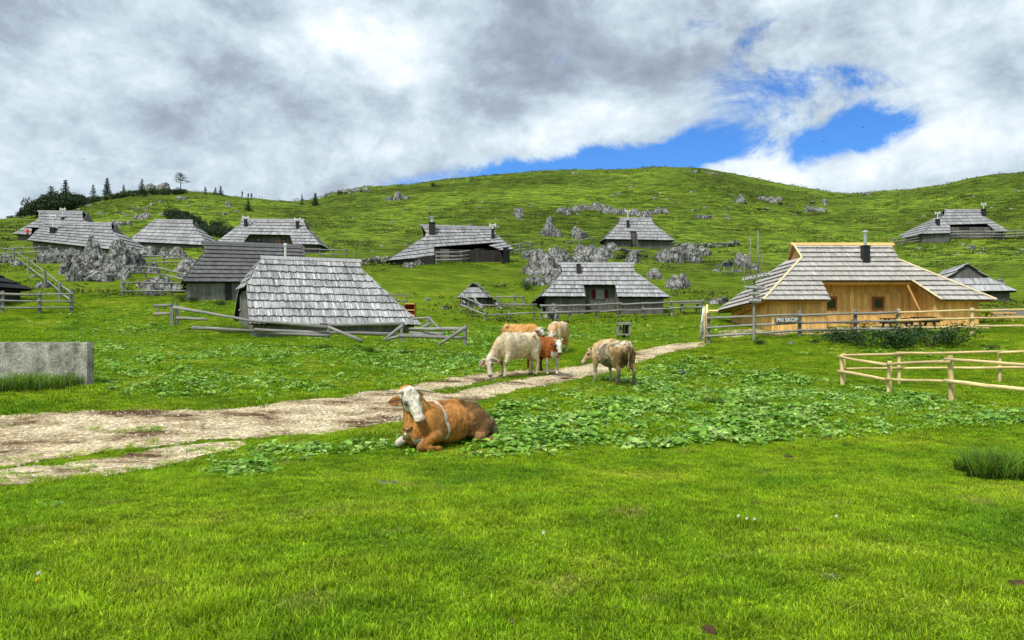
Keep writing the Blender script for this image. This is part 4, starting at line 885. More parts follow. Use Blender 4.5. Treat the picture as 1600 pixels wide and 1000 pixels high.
rock('twin grey rock domes right of the small high hut', [(1044, 410, 48, 32, .1), (1074, 410, 54, 32, .1), (1098, 400, 26, 18)], BR, 'rock_outcrop', 'rocks', 5)
rock('left one of two boulders on the open slope above the red shutter hut', [(1023, 436, 34, 18)], None, det=4)
rock('larger right one of two boulders on the open slope', [(1055, 451, 36, 24), (1068, 448, 22, 24), (1050, 452, 30, 14)], None, det=4)
rock('lumpy rock beside the thin poles', [(1158, 414, 24, 24), (1166, 418, 26, 22), (1176, 422, 22, 14), (1152, 426, 14, 8)], None, 'rock_outcrop', 'rocks')
rock('pair of low white stones left of the tiny box shrine', [(1119, 424, 14, 6), (1122, 416, 9, 4)], None)
rock('boulder standing behind the fence by the red shutter hut', [(863, 499, 32, 26, .1)], None, det=4)
rock('rocks peeking over the left eave of the pine hut', [(1128, 474, 26, 12), (1116, 475, 20, 9)], None, 'rock_outcrop', 'rocks')
rock('boulder stack right of the steep gabled small hut', [(1561, 447, 16, 15), (1566, 462, 18, 16)], None, 'rock_outcrop', 'rocks')
rock('upright crag high on the slope left of the high hut', [(858, 370, 26, 32, .25), (868, 370, 22, 18), (850, 368, 16, 14), (858, 350, 14, 16)], None, 'rock_outcrop', 'rocks')
rock('blocky boulder next to the upright slope crag', [(906, 373, 32, 24)], None, det=4)
rock('small crag on the open hillside above the long dark porch hut', [(810, 338, 18, 18), (812, 341, 16, 8)], None)
rock('ragged rock ridge across the slope above the small high hut', [(885, 336, 24, 18), (878, 333, 16, 14), (900, 330, 20, 12), (912, 328, 18, 12), (926, 327, 20, 13), (940, 330, 20, 16), (950, 334, 24, 18), (962, 335, 20, 14), (975, 336, 22, 13), (990, 338, 26, 14), (1028, 334, 28, 12), (1040, 334, 16, 12)], BR, 'rock_outcrop', 'rocks', 3)
rock('block of rock right behind the ridge of the small high hut', [(1011, 341, 22, 16)], None)
rock('flat pale rocks on the slope right of the rock ridge', [(1098, 342, 16, 8), (1108, 342, 18, 9), (1090, 341, 12, 6)], None, 'rock_outcrop', 'rocks')
rock('pointed crag below the summit', [(1158, 318, 18, 16, .2), (1150, 314, 10, 6)], None)
rock('low crags right of the pointed crag below the summit', [(1192, 314, 18, 9), (1206, 317, 20, 12), (1216, 314, 12, 8)], None, 'rock_outcrop', 'rocks')
rock('dark rocks in the dip before the right hill', [(1268, 332, 22, 14), (1282, 331, 18, 10), (1288, 318, 12, 12)], None, 'rock_outcrop', 'rocks')
rock('white spiky rock near the skyline left of the summit', [(622, 313, 20, 14, .3), (608, 313, 14, 8), (634, 312, 14, 9)], None, 'rock_outcrop', 'rocks')
rock('round rock on the left knoll skyline beside dark pines', [(232, 294, 24, 12)], None); rock('round rock on the left knoll skyline below the lone tree', [(255, 296, 22, 14)], None)
rock('rock cluster on the face of the left knoll', [(286, 312, 16, 8), (280, 311, 10, 6)], None, 'rock_outcrop', 'rocks')
rock('pair of round rocks above the windowless hut', [(184, 353, 20, 13), (200, 352, 18, 12)], None, 'rock_outcrop', 'rocks'); rock('scattered rocks just above the paired round rocks', [(212, 342, 12, 8), (225, 342, 22, 10), (232, 340, 10, 8)], None, 'rock_outcrop', 'rocks')
rock('rock ledge on the far skyline between the knoll and the summit', [(540, 302, 30, 8), (556, 300, 26, 8), (572, 299, 18, 7)], None, 'rock_outcrop', 'rocks')
rock('tiny dark rock on the summit skyline', [(897, 272, 10, 5), (905, 272, 8, 6)], None); rock('rock strip on the right shoulder of the summit', [(1105, 271, 20, 5), (1118, 273, 14, 4), (1084, 269, 14, 4)], None); rock('rock on the saddle where the right hill begins', [(1352, 305, 10, 8), (1364, 303, 20, 4)], None)
rock('stones at the fence foot of the long dark porch hut', [(655, 414, 26, 18), (640, 418, 22, 12), (672, 410, 18, 12)], None, 'rock_outcrop', 'rocks')
rock('brown flat rocks below the topmost right hut', [(1518, 389, 20, 8), (1538, 389, 22, 4), (1531, 397, 10, 5)], None)
rock('flat grey stone in the foreground grass below the lying cow', [(600, 759, 44, 7), (588, 755, 20, 6)], None, det=4); rock('dark flat stone in the right foreground grass', [(1302, 906, 30, 6), (1290, 903, 18, 4)], None, det=4)
rock('grey stone in the leafy plants right of the grazing cows', [(1065, 587, 20, 10)], None, det=4); rock('white stone at the foot of the pine hut yard fence', [(1236, 538, 12, 7)], None); rock('rounded grey stone under the yard bushes', [(1387, 541, 8, 8)], None)
rock('stone on the slope left of the tiny pointed shed', [(668, 470, 13, 7)], None); rock('dark stone in the grass below the previous slope stone', [(696, 483, 16, 6)], None)
def hill_stones():
    r = random.Random(12); k = 0
    zones = [(90, 380, 300, 345, 34), (880, 1300, 290, 345, 48), (560, 860, 310, 400, 30), (1400, 1600, 292, 410, 26), (1040, 1240, 380, 470, 8), (400, 560, 318, 345, 4)]
    for (a, b, c, d, n) in zones:
        for i in range(n):
            px, py = r.uniform(a, b), r.uniform(c, d)
            if a == 90: py = np.interp(px, [90, 200, 380], [330, 308, 318]) + r.uniform(0, 36) ** 1.0
            w = r.uniform(4, 9) * (1.4 if a == 90 else 1); rock('small pale limestone chunk embedded in the grassy slope', [(px, py, w, w * r.uniform(.35, .6))], 'small pale stones scattered on the slopes', 'hill_stone', 'stone', 2)
hill_stones()
def stone_wall(label, pts, h, seed):
    r = random.Random(seed); P = [G(*p) for p in pts]; Vs, Fs, off = [], [], 0
    for a, b in zip(P, P[1:]):
        L = (b - a).length; n = max(1, int(L / .42))
        for i in range(n):
            for lv in range(max(1, int(h / .32))):
                q = a.lerp(b, (i + r.random()) / n); w = r.uniform(.35, .62); V, Fc = lump(w, w * .8, w * .42, r.randrange(9999), 2, .5)
                q = Vector((q.x, q.y, Hs(q.x, q.y)))
                Vs.append(V + np.array([q.x, q.y + r.uniform(-.15, .15), q.z + .1 + lv * .3 + r.uniform(0, .08)])); Fs.append(Fc + off); off += len(V)
    c = P[len(P) // 2]; o = mesh_obj('stone_wall', np.concatenate(Vs), np.concatenate(Fs), M['rock'], origin=tuple(c)); o.location = c; tag(o, label, 'wall', 'dry stone walls')
stone_wall('dry stone wall running left from the long dark porch hut', [(552, 415), (580, 414), (612, 410), (640, 411)], .7, 1)
stone_wall('dry stone wall running right from the twin rock domes', [(1050, 385), (1100, 388), (1130, 386), (1154, 384)], .95, 2)
stone_wall('dry stone wall in the shade below the small high hut', [(900, 394), (935, 390), (975, 392), (1010, 394)], .6, 3)

# ================================================================ TREES AND BUSHES
def leaf_cloud(P, size, r, jit=.5, flat=.3):
    """small random quads at the points P"""
    n = len(P); a = r.randn(n, 3); a[:, 2] *= flat + .4; a /= np.linalg.norm(a, axis=1)[:, None]; b = r.randn(n, 3); b -= (b * a).sum(1)[:, None] * a; b /= np.linalg.norm(b, axis=1)[:, None]
    s = size * (.6 + .8 * r.rand(n))[:, None]; V = np.stack([P - a * s, P + b * s * .45, P + a * s, P - b * s * .45], 1).reshape(-1, 3); Fc = np.arange(4 * n).reshape(-1, 4); return V, Fc
def conifer(h, seed, sparse=0, wid=.22):
    r = np.random.RandomState(seed); root = thing('fir_tree', None, 'tree'); root['_org'] = (0, 0, 0)
    m = MB(); m.tube([(0, 0, -.3), (.02 * h * .1, 0, h * .5), (0, 0, h * .97)], [h * .022, h * .014, h * .004], 7, (.8, .8, .8)); tr = m.build('trunk', M['bark'], root)
    Ps = []; nl = 17
    for i in range(nl):
        t = i / (nl - 1); z = h * (.10 + .88 * t); L = h * wid * (1 - t) ** .85 * (.85 + .3 * r.rand()) + .03 * h; nb = int(9 - 4 * t)
        for j in range(nb):
            if r.rand() < sparse: continue
            a = 2 * math.pi * (j + r.rand() * .7) / nb; l = L * (.65 + .5 * r.rand()); k = int(26 * l / (h * wid) + 6)
            s = r.rand(k) ** .7; x = np.cos(a) * l * s; y = np.sin(a) * l * s; zz = z - .22 * l * s + .1 * l * s * s; Ps.append(np.stack([x, y, zz], -1) + r.randn(k, 3) * np.array([.022, .022, .014]) * h)
    Ps = np.concatenate(Ps); V, Fc = leaf_cloud(Ps, h * .022, r); g = np.repeat(.5 + 1.0 * r.rand(len(Ps)), 4); C = np.stack([g, g, g], -1)
    mesh_obj('crown', V, Fc, M['fir'], root, col=C); return root
def bushy(name, w, h, seed, mat, n=900, sz=.06, cat='bush', lumps=9):
    r = np.random.RandomState(seed); Ps = []
    for k in range(lumps):
        c = np.array([r.uniform(-.36, .36) * w, r.uniform(-.3, .3) * w, r.uniform(.25, .62) * h]); rr = np.array([.22 * w, .22 * w, .36 * h]) * r.uniform(.6, 1.15); d = r.randn(n // lumps, 3); d /= np.linalg.norm(d, axis=1)[:, None]; Ps.append(c + d * rr * (r.rand(n // lumps) ** .25)[:, None])
    Ps = np.concatenate(Ps); Ps = Ps[Ps[:, 2] > -.05 * h]; V, Fc = leaf_cloud(Ps, sz, r, flat=1); g = np.repeat(.4 + 1.1 * r.rand(len(Ps)), 4)
    root = thing(name, None, cat); root['_org'] = (0, 0, 0); mesh_obj('foliage', V, Fc, M[mat], root, col=np.stack([g, g, g], -1))
    m = MB(); 
    for k in range(4): m.tube([(0, 0, -.1), (r.uniform(-.2, .2) * w, r.uniform(-.15, .15) * w, h * .5)], [.03 * h, .012 * h], 5)
    m.build('stem', M['bark'], root); return root
PROTO = {}
def place(key, maker, px, py, hpx, label, group=None, base_h=None, wide=1.0):
    """stand a plant of hpx photo pixels on the ground seen at (px, py)"""
    p = GY(px, py)
    if key not in PROTO: o = maker(); PROTO[key] = o
    else: o = copy_tree(PROTO[key])
    s = hpx / F * p.y / base_h; o.location = (p.x, p.y + (.4 if py > 420 else .8), p.z - .02); o.scale = (s * wide, s * wide, s); o.rotation_euler = (0, 0, rnd.uniform(0, 6))
    for k_ in ('group',):
        if k_ in o: del o[k_]
    tag(o, label, None, group); return o
mk = {'firA': lambda: conifer(6, 1), 'firB': lambda: conifer(6, 2, .25, .26), 'firC': lambda: conifer(6, 3, .5, .24)}
KG = 'conifers along the skyline'
for key, px, py, hp, lab, wd in [('firA', 98, 326, 46, 'tallest bare topped conifer in the dark grove on the left knoll', 1.1), ('firB', 76, 328, 38, 'spreading conifer at the left end of the dark grove', 1.6), ('firA', 164, 304, 29, 'dense single fir standing clear on the left knoll', 1.1), ('firC', 142, 306, 24, 'thin ragged tree between the grove and the clear standing fir', 1.3),
                                 ('firB', 219, 297, 20, 'small fir beside the skyline rocks of the knoll', 1.3), ('firC', 190, 300, 14, 'low thin fir left of the skyline rocks', 1.3), ('firA', 491, 322, 22, 'dark fir on the saddle between knoll and summit', 1.3), ('firC', 470, 321, 19, 'thin fir left of the dark saddle fir', .9), ('firC', 318, 303, 13, 'stunted fir right of the lone flat topped tree', 1.5),
                                 ('firB', 342, 306, 17, 'pair like double topped small fir on the right slope of the knoll', 1.3), ('firB', 334, 305, 14, 'shorter fir touching the double topped small fir', 1.3), ('firA', 1094, 270, 8, 'tiny fir on the right shoulder of the summit', 1.2), ('firB', 385, 330, 20, 'dim little fir below the hikers on the saddle', 1.4), ('firC', 508, 303, 7, 'tiny tree left of the far rock ledge', 1.4)]:
    place(key, mk[key], px, py, hp, lab, KG, 6, wd)
def flat_tree():
    p = GY(282, 298); root = world_thing('pine_tree', 'lone flat topped pine on the skyline of the left knoll', 'tree', tuple(p)); s = p.y / F; r = np.random.RandomState(4); h = 26 * s
    m = MB(); b = Vector(p); m.tube([b - Vector((0, 0, .3)), b + Vector((.05, 0, h * .5)), b + Vector((-.05, 0, h * .95))], [h * .03, h * .022, h * .008], 7)
    for i in range(9):
        z = h * (.42 + .06 * i); a = i * 2.4; L = h * .42 * (1 - i * .055); e_ = b + Vector((math.cos(a) * L, math.sin(a) * L, z + L * .25)); m.tube([b + Vector((0, 0, z)), e_], [h * .012, h * .004], 5)
    m.build('trunk', M['bark'], root); Ps = []
    for i in range(16):
        z = h * (.48 + .035 * i); a = i * 2.4; L = h * (.42 - .018 * i) * (.6 + .4 * r.rand()); c = np.array([p.x + math.cos(a) * L, p.y + math.sin(a) * L * .8, p.z + z + L * .15]); Ps.append(c + r.randn(42, 3) * np.array([.10, .10, .028]) * h)
    Ps = np.concatenate(Ps); V, Fc = leaf_cloud(Ps, h * .03, r); g = np.repeat(.4 + r.rand(len(Ps)), 4); mesh_obj('crown', V, Fc, M['fir'], root, col=np.stack([g] * 3, -1))
flat_tree()
mb_ = {'mugo%d' % i: (lambda i=i: bushy('dwarf_pine', 3.6, 2.0, 20 + i, 'mugo', 1500, .11, 'bush')) for i in range(3)}
mb_.update({'bush%d' % i: (lambda i=i: bushy('bush', 2.4, 1.3, 30 + i, 'bush', 1700, .055, 'bush')) for i in range(2)})
GG = 'dwarf pines matted over the left knoll'
q = random.Random(3)
for i in range(64):
    px = q.uniform(58, 285); top = np.interp(px, [0, 60, 80, 120, 200, 285], [322, 303, 297, 297, 291, 298]); py = np.interp(px, [0, 60, 110, 200, 285], [336, 336, 322, 306, 302]) + q.uniform(-3, 6) * (1 if px < 130 else .4)
    hp = max(7, (py - top) * q.uniform(.7, 1.05)) if px < 120 else q.uniform(7, 12); place('mugo%d' % (i % 3), mb_['mugo%d' % (i % 3)], px, py, hp, 'dark green dwarf pine matted over the crest of the left knoll', GG, 2.0, 1.0)
for i, (px, py, hp) in enumerate([(28, 338, 10), (42, 336, 18), (52, 336, 20), (12, 340, 7), (35, 338, 14)]): place('mugo%d' % (i % 3), mb_['mugo%d' % (i % 3)], px, py, hp, 'bluish green bush at the far left end of the knoll', 'bushes at the far left of the knoll', 2.0, 1.0)
for i in range(28):
    px = q.uniform(262, 352); py = np.interp(px, [262, 300, 352], [355, 364, 374]) + q.uniform(-16, 3); place('mugo%d' % (i % 3), mb_['mugo%d' % (i % 3)], px, py, q.uniform(12, 24), 'dark shrub in the thicket right of the windowless hut', 'shrubs in the thicket behind the windowless hut', 2.0, 1.0)
for i in range(20):
    px = q.uniform(1150, 1300); py = q.uniform(318, 338); place('mugo%d' % (i % 3), mb_['mugo%d' % (i % 3)], px, py, q.uniform(3, 6), 'low dark shrub in the rocky dip below the summit', 'low shrubs in the rocky dip', 2.0, 1.3)
for i in range(16):
    px = q.uniform(880, 1010); py = q.uniform(395, 418); place('mugo%d' % (i % 3), mb_['mugo%d' % (i % 3)], px, py, q.uniform(5, 10), 'low shrub among the crags under the small high hut', 'low shrubs among the crags', 2.0, 1.3)
for px, py, hp, wd, lab, k in [(1316, 541, 26, 1.3, 'dark leafy bush at the yard fence, left end', 0), (1350, 543, 27, 1.4, 'dark leafy bush at the yard fence, second from the left', 1), (1425, 545, 28, 1.4, 'dark leafy bush at the yard fence, third from the left', 0), (1462, 546, 36, 1.5, 'largest dark leafy bush, below the new yellow log fence', 1), (1492, 540, 22, 1.0, 'dark leafy bush at the right end of the bank', 0),
                             (824, 455, 20, .9, 'round bush in the angle left of the red shutter hut', 1), (1275, 540, 12, 1.0, 'low bush right of the hanging name board', 1), (678, 292, 9, 1.0, 'dark bush alone on the long skyline', 0), (1190, 540, 12, 1.2, 'weedy low bush at the foot of the signpost', 0), (1560, 548, 12, 1.5, 'low weeds on the bank at the right edge', 1), (345, 478, 10, 2.0, 'leafy weeds at the door side of the dark roofed hut', 0), (290, 472, 12, 1.9, 'leafy weeds under the front rails of the pen', 1)]:
    place('bush%d' % k, mb_['bush%d' % k], px, py, hp * (1.3 if px > 1300 and px < 1500 else 1), lab, None, 1.3, wd)
def tall_grass(label, px, py, w, n, hh, seed):
    p = GY(px, py); m = blades('grass_clump', n, w / F * p.y / 2, hh, .012, seed, M['weed'], dry=.12, lean=.9); m.location = p; tag(m, label, 'grass clump', 'tall grass clumps')
tall_grass('tall coarse grass clump at the right edge of the photo', 1562, 748, 90, 1500, .34, 5); tall_grass('shorter coarse clump left of the tall one at the right edge', 1518, 738, 44, 500, .22, 6)
tall_grass('dark reedy tuft in front of the broken fence, left', 507, 548, 22, 350, .3, 7); tall_grass('dark reedy tuft in front of the broken fence, right', 575, 551, 22, 350, .26, 8); tall_grass('dark tuft among the leafy plants nearest the grey stone', 1118, 632, 30, 420, .2, 9); tall_grass('dark tuft among the leafy plants toward the log fence', 1185, 636, 46, 600, .2, 10)
tall_grass('weedy growth along the foot of the concrete block', 60, 606, 120, 2200, .36, 11); tall_grass('grass growing at the base of the streaked roof hut', 372, 520, 60, 600, .5, 12); tall_grass('tall grass growing inside the broken fence', 440, 521, 60, 600, .4, 13)

# ================================================================ CATTLE AND PEOPLE (each body one skin, grown from overlapping masses)
def ell(c, r, rot=(0, 0, 0)):
    V, Fc = ICO[3]; m = Matrix.Identity(3)
    from mathutils import Euler
    m = np.array(Euler([R(a) for a in rot]).to_matrix()); return (V * np.array(r)) @ m.T + np.array(c), Fc
def cap(p0, r0, p1, r1, n=14, sq=(1, 1)):
    p0, p1 = np.array(p0, float), np.array(p1, float); ax = p1 - p0; L = np.linalg.norm(ax); t = ax / L; h = np.array([0, 0, 1.]) if abs(t[2]) < .85 else np.array([1., 0, 0]); a = np.cross(t, h); a /= np.linalg.norm(a); b = np.cross(a, t)
    rings = []
    for th in np.linspace(-math.pi / 2, 0, 5)[1:]: rings.append((p0 + t * r0 * math.sin(th), r0 * math.cos(th)))
    for th in np.linspace(0, math.pi / 2, 5)[:-1]: rings.append((p1 + t * r1 * math.sin(th), r1 * math.cos(th)))
    V = [p0 - t * r0]
    for c, r in rings:
        for j in range(n): q = 2 * math.pi * j / n; V.append(c + (a * math.cos(q) * sq[0] + b * math.sin(q) * sq[1]) * r)
    V.append(p1 + t * r1); Fc = []
    for j in range(n): Fc.append((0, 1 + (j + 1) % n, 1 + j))
    for k in range(len(rings) - 1):
        for j in range(n): x, y = 1 + k * n + j, 1 + k * n + (j + 1) % n; Fc += [(x, y, y + n), (x, y + n, x + n)]
    e_ = 1 + (len(rings) - 1) * n
    for j in range(n): Fc.append((e_ + j, e_ + (j + 1) % n, len(V) - 1))
    return np.array(V), np.array(Fc)
def grow(name, pieces, vox, colf, mat, parent, smooth=6, detail=None):
    Vs, Fs, off = [], [], 0
    for V, Fc in pieces: Vs.append(V); Fs.append(Fc + off); off += len(V)
    t = mesh_obj('tmp', np.concatenate(Vs), np.concatenate(Fs), None, origin=(0, 0, 0))
    m = t.modifiers.new('r', 'REMESH'); m.mode = 'VOXEL'; m.voxel_size = vox; m.use_smooth_shade = True
    m = t.modifiers.new('s', 'SMOOTH'); m.factor = .5; m.iterations = smooth
    bpy.context.view_layer.update(); dg = bpy.context.evaluated_depsgraph_get(); ev = t.evaluated_get(dg); me = bpy.data.meshes.new_from_object(ev)
    bpy.data.objects.remove(t); me.name = name; n = len(me.vertices); co = np.zeros(n * 3, np.float32); me.vertices.foreach_get('co', co); co = co.reshape(-1, 3).astype(float)
    nr = np.zeros(n * 3, np.float32); me.vertices.foreach_get('normal', nr); nr = nr.reshape(-1, 3)
    if detail is not None: co = co + nr * detail(co)[:, None]; me.vertices.foreach_set('co', co.ravel().astype(np.float32))
    a = me.color_attributes.new('Col', 'FLOAT_COLOR', 'POINT'); c = np.ones((n, 4)); c[:, :3] = colf(co, nr); a.data.foreach_set('color', c.ravel().astype(np.float32))
    me.polygons.foreach_set('use_smooth', np.ones(len(me.polygons), bool)); me.materials.clear(); me.materials.append(mat); me.update()
    o = bpy.data.objects.new(name, me); sc.collection.objects.link(o); o.parent = parent; return o
def nv_(v): v = np.array(v, float); return v / np.linalg.norm(v)
class Head:
    """frame: tip direction h (poll to muzzle), face normal u, left side l"""
    def __init__(s, poll, h, u, k=1.0, wb=1.0): s.k = k; s.wb = wb; s.p = np.array(poll, float); s.h = nv_(h); u = np.array(u, float); s.u = nv_(u - s.h * (u @ s.h)); s.l = np.cross(s.u, s.h)
    def P(s, a, b=0, c=0): return s.p + (s.h * a + s.l * b * s.wb + s.u * c) * s.k
    def inv(s, X): d = (X - s.p) / s.k; return d @ s.h, (d @ s.l) / s.wb, d @ s.u
    def E(s, a, b, c, r):                # ellipsoid with radii along h, l, u
        V, Fc = ICO[3]; V = V * np.array(r) * s.k * np.array([1, s.wb, 1]); return s.P(a, b, c) + V[:, :1] * s.h + V[:, 1:2] * s.l + V[:, 2:] * s.u, Fc
    def pieces(s):
        o = [s.E(.03, 0, -.05, (.10, .125, .12)), s.E(.14, 0, -.06, (.15, .115, .125)), s.E(.30, 0, -.045, (.18, .078, .085)), s.E(.43, 0, -.045, (.10, .078, .078)), s.E(.475, 0, -.04, (.05, .075, .062)), s.E(.40, 0, -.10, (.10, .058, .045)),
             s.E(.0, 0, .03, (.055, .085, .045)), s.E(.24, 0, .01, (.17, .045, .04))]
        for k in (1, -1): o += [s.E(.17, k * .075, -.11, (.11, .035, .085)), s.E(.165, k * .098, .012, (.05, .022, .028)), s.E(.48, k * .045, -.012, (.032, .024, .02)), s.E(.12, k * .09, -.03, (.1, .03, .06))]
        return o
    def extras(s, root, ear_col, horn=.22, horn_dir=(0, 1, .5), ear_drop=.35, eye=True, horn_curl=.12, mat_ear=None, horns=(1, -1), hdirs=None, eardirs=None):
        for k in (1, -1):
            # ear: a cupped leaf
            b = s.P(.055, k * .115, -.045); tip = nv_(s.l * k * 1.0 - s.u * .12 + s.h * ear_drop) if not eardirs else nv_(eardirs[k]); up = nv_(np.cross(tip, s.u)) * k * -1; V, C, Fc = [], [], []; L = .21 * s.k
            nrm = nv_(np.cross(tip, up))
            for i, (t, w) in enumerate(((0, .35), (.2, .8), (.45, 1), (.7, .8), (.9, .4), (1, .06))):
                for j in range(7):
                    q = (j / 6 - .5) * 2; ww = w * .068 * s.k; V.append(b + tip * L * t + up * q * ww + nrm * (1 - q * q) * -.028 * w * (1 if np.dot(nrm, s.u) > 0 else -1)); C.append(np.array(ear_col[0]) * (1.0) if abs(q) > .6 else np.array(ear_col[1]))
            for i in range(5):
                for j in range(6): a = i * 7 + j; Fc.append((a, a + 1, a + 8, a + 7))
            o = mesh_obj('ear', V, Fc, M['fur'], root, True, C, origin=(0, 0, 0)); sm = o.modifiers.new('t', 'SOLIDIFY'); sm.thickness = .016
            if k in horns:
                horn_ = horn * (.5 if (k == -1 and hdirs) else 1); mb = MB(); hd_ = (hdirs or {}).get(k, horn_dir); d = nv_(hd_) if hdirs else nv_(s.l * k * hd_[1] + s.u * hd_[2] + s.h * hd_[0]); p0 = s.P(-.02, k * .085, .01); bend = nv_(s.u * .4 - s.h * .9)
                pts = [p0 + d * horn_ * t + bend * horn_curl * t * t for t in np.linspace(0, 1, 8)]; mb.tube(pts, [.036, .034, .031, .028, .023, .017, .010, .003], 10, (1, 1, 1)); mb.build('horn', M['horn'], root, True, (0, 0, 0))
            if eye:
                V, Fc2 = ICO[2]; mesh_obj('eye', V * .023 * s.k + s.P(.165, k * .108, .004), Fc2, M['eye'], root, True, origin=(0, 0, 0))
def headcol(hd, X, base, face, nose=(.42, .22, .19), mott=None, lim=.60):
    a, b, c = hd.inv(X); r = np.sqrt(b * b + c * c); inh = (a > -.10) & (a < lim) & (r < .24); col = base.copy()
    n = fbm(X[:, 0] * 9, X[:, 1] * 9, X[:, 2] * 9, 3, 5)
    m = inh & (r < .155) & (a < .56) & (a > -.09 + .02 * n) & (c > -.14 + .02 * n) & (np.abs(b) < .16); col[m] = face
    if mott is not None:
        mm = m & (fbm(X[:, 0] * 16, X[:, 1] * 16, X[:, 2] * 16, 3, 8) > .26); col[mm] = mott
    col[inh & (a > .475) & (a < .545) & (r < .12) & (c > -.10)] = nose
    for k in (1, -1):
        q = (a - .498) ** 2 + (b - k * .034) ** 2 + ((c + .025) * 1.3) ** 2; col[inh & (q < .022 ** 2)] = (.05, .02, .02)
        q = (a - .165) ** 2 + (b - k * .105) ** 2 + (c - .005) ** 2; col[inh & (q < .046 ** 2)] = np.array(face) * .22
    col[inh & (np.abs(c + .098 + .15 * (a - .5)) < .009) & (a > .40) & (a < .53) & (c < -.05) & (r < .125)] = (.10, .06, .05)
    return col
def stand_pieces(hd, legs, belly=1.0, neck_top=(.62, 0, 1.12), wf=1.0, tail=True, udder=False, bull=False):
    w = wf
    o = [ell((.42, 0, 1.0), (.40, .27 * w, .39)), ell((.05, 0, .95), (.58, .34 * w, .42 * belly)), ell((-.40, 0, 1.02), (.42, .30 * w, .35)), ell((-.70, 0, 1.10), (.20, .23 * w, .25)), cap((.60, 0, 1.27), .10, (-.25, 0, 1.24), .09), cap((-.25, 0, 1.24), .1, (-.78, 0, 1.30), .08),
         ell((.70, 0, .82), (.18, .16 * w, .22)), ell((.42, 0, 1.24), (.26, .12, .14))]
    for k in (1, -1):
        o += [ell((.50, k * .20 * w, .92), (.20, .11, .36), (0, 8, 0)), ell((-.50, k * .22 * w, 1.26), (.10, .08, .07)), ell((-.62, k * .19 * w, .88), (.23, .12, .38), (0, -12, 0)), ell((-.82, k * .10, 1.12), (.08, .07, .10))]
    fx = legs
    for i, (k, dx) in enumerate(((1, fx[0]), (-1, fx[1]))):
        y = k * .19 * w; o += [cap((.52 + dx * .2, y, .78), .105, (.54 + dx * .75, y, .45), .062), cap((.54 + dx * .75, y, .45), .066, (.53 + dx, y, .36), .05), cap((.53 + dx, y, .38), .047, (.52 + dx * 1.1, y, .15), .045), cap((.52 + dx * 1.1, y, .15), .05, (.56 + dx * 1.1, y, .05), .058)]
    for i, (k, dx) in enumerate(((1, fx[2]), (-1, fx[3]))):
        y = k * .19 * w; o += [cap((-.60 + dx * .1, y, .78), .15, (-.76 + dx * .7, y, .54), .08), cap((-.76 + dx * .7, y, .54), .068, (-.82 + dx * .85, y, .47), .058), cap((-.82 + dx * .85, y, .48), .052, (-.77 + dx, y, .16), .047), cap((-.77 + dx, y, .16), .052, (-.71 + dx, y, .05), .06)]
    nb = hd.P(-.02, 0, -.10); nl = hd.P(.10, 0, -.17); nt = np.array(neck_top)
    o += [cap(nt, .23, nt * .4 + nb * .6, .17, sq=(.78, 1)), cap(nt * .4 + nb * .6, .17, nb, .125, sq=(.85, 1)), cap((.70, 0, .86), .13, nl, .075, sq=(.55, 1)), cap((.62, 0, 1.0), .22, nl * .5 + nb * .5, .11, sq=(.7, 1))] + hd.pieces()
    if tail: o += [cap((-.84, 0, 1.28), .045, (-.93, 0, 1.05), .030), cap((-.93, 0, 1.05), .030, (-.92, .02, .62), .022), cap((-.92, .02, .64), .035, (-.91, .02, .48), .045)]
    if udder: o += [ell((-.45, 0, .62), (.20, .15, .12))]
    if bull: o += [cap((.02, 0, .60), .05, (.10, 0, .50), .03), ell((-.05, 0, .60), (.25, .08, .06))]
    return o
def muscle(co): return .020 * fbm(co[:, 0] * 3.5, co[:, 1] * 3.5, co[:, 2] * 3, 3, 44) - .012 * np.clip(1 - np.abs(fbm(co[:, 0] * 3, co[:, 1] * 3, co[:, 2] * 1.5, 2, 46)) * 12, 0, 1) + .006 * fbm(co[:, 0] * 12, co[:, 1] * 12, co[:, 2] * 9, 2, 45)
def cow_at(label, px, py, d, heading, scale, cat='cow'):
    """heading: degrees, direction of the local +x (nose) measured in the ground plane from world +X; py is not used for height, the ground is"""
    x = (px - 800) / F * d; t = thing('cow', label, cat, (x, d, Hs(x, d)), R(heading), 'cattle on the meadow'); t['_org'] = (0, 0, 0); t.scale = (scale,) * 3; return t
def w2l(v, heading): a = -R(heading); return np.array([v[0] * math.cos(a) - v[1] * math.sin(a), v[0] * math.sin(a) + v[1] * math.cos(a), v[2]])
def N3(X, f, seed, o=3): return fbm(X[:, 0] * f, X[:, 1] * f, X[:, 2] * f, o, seed)
def lerpc(a, b, k): k = np.clip(k, 0, 1)[:, None]; return np.array(a) * (1 - k) + np.array(b) * k

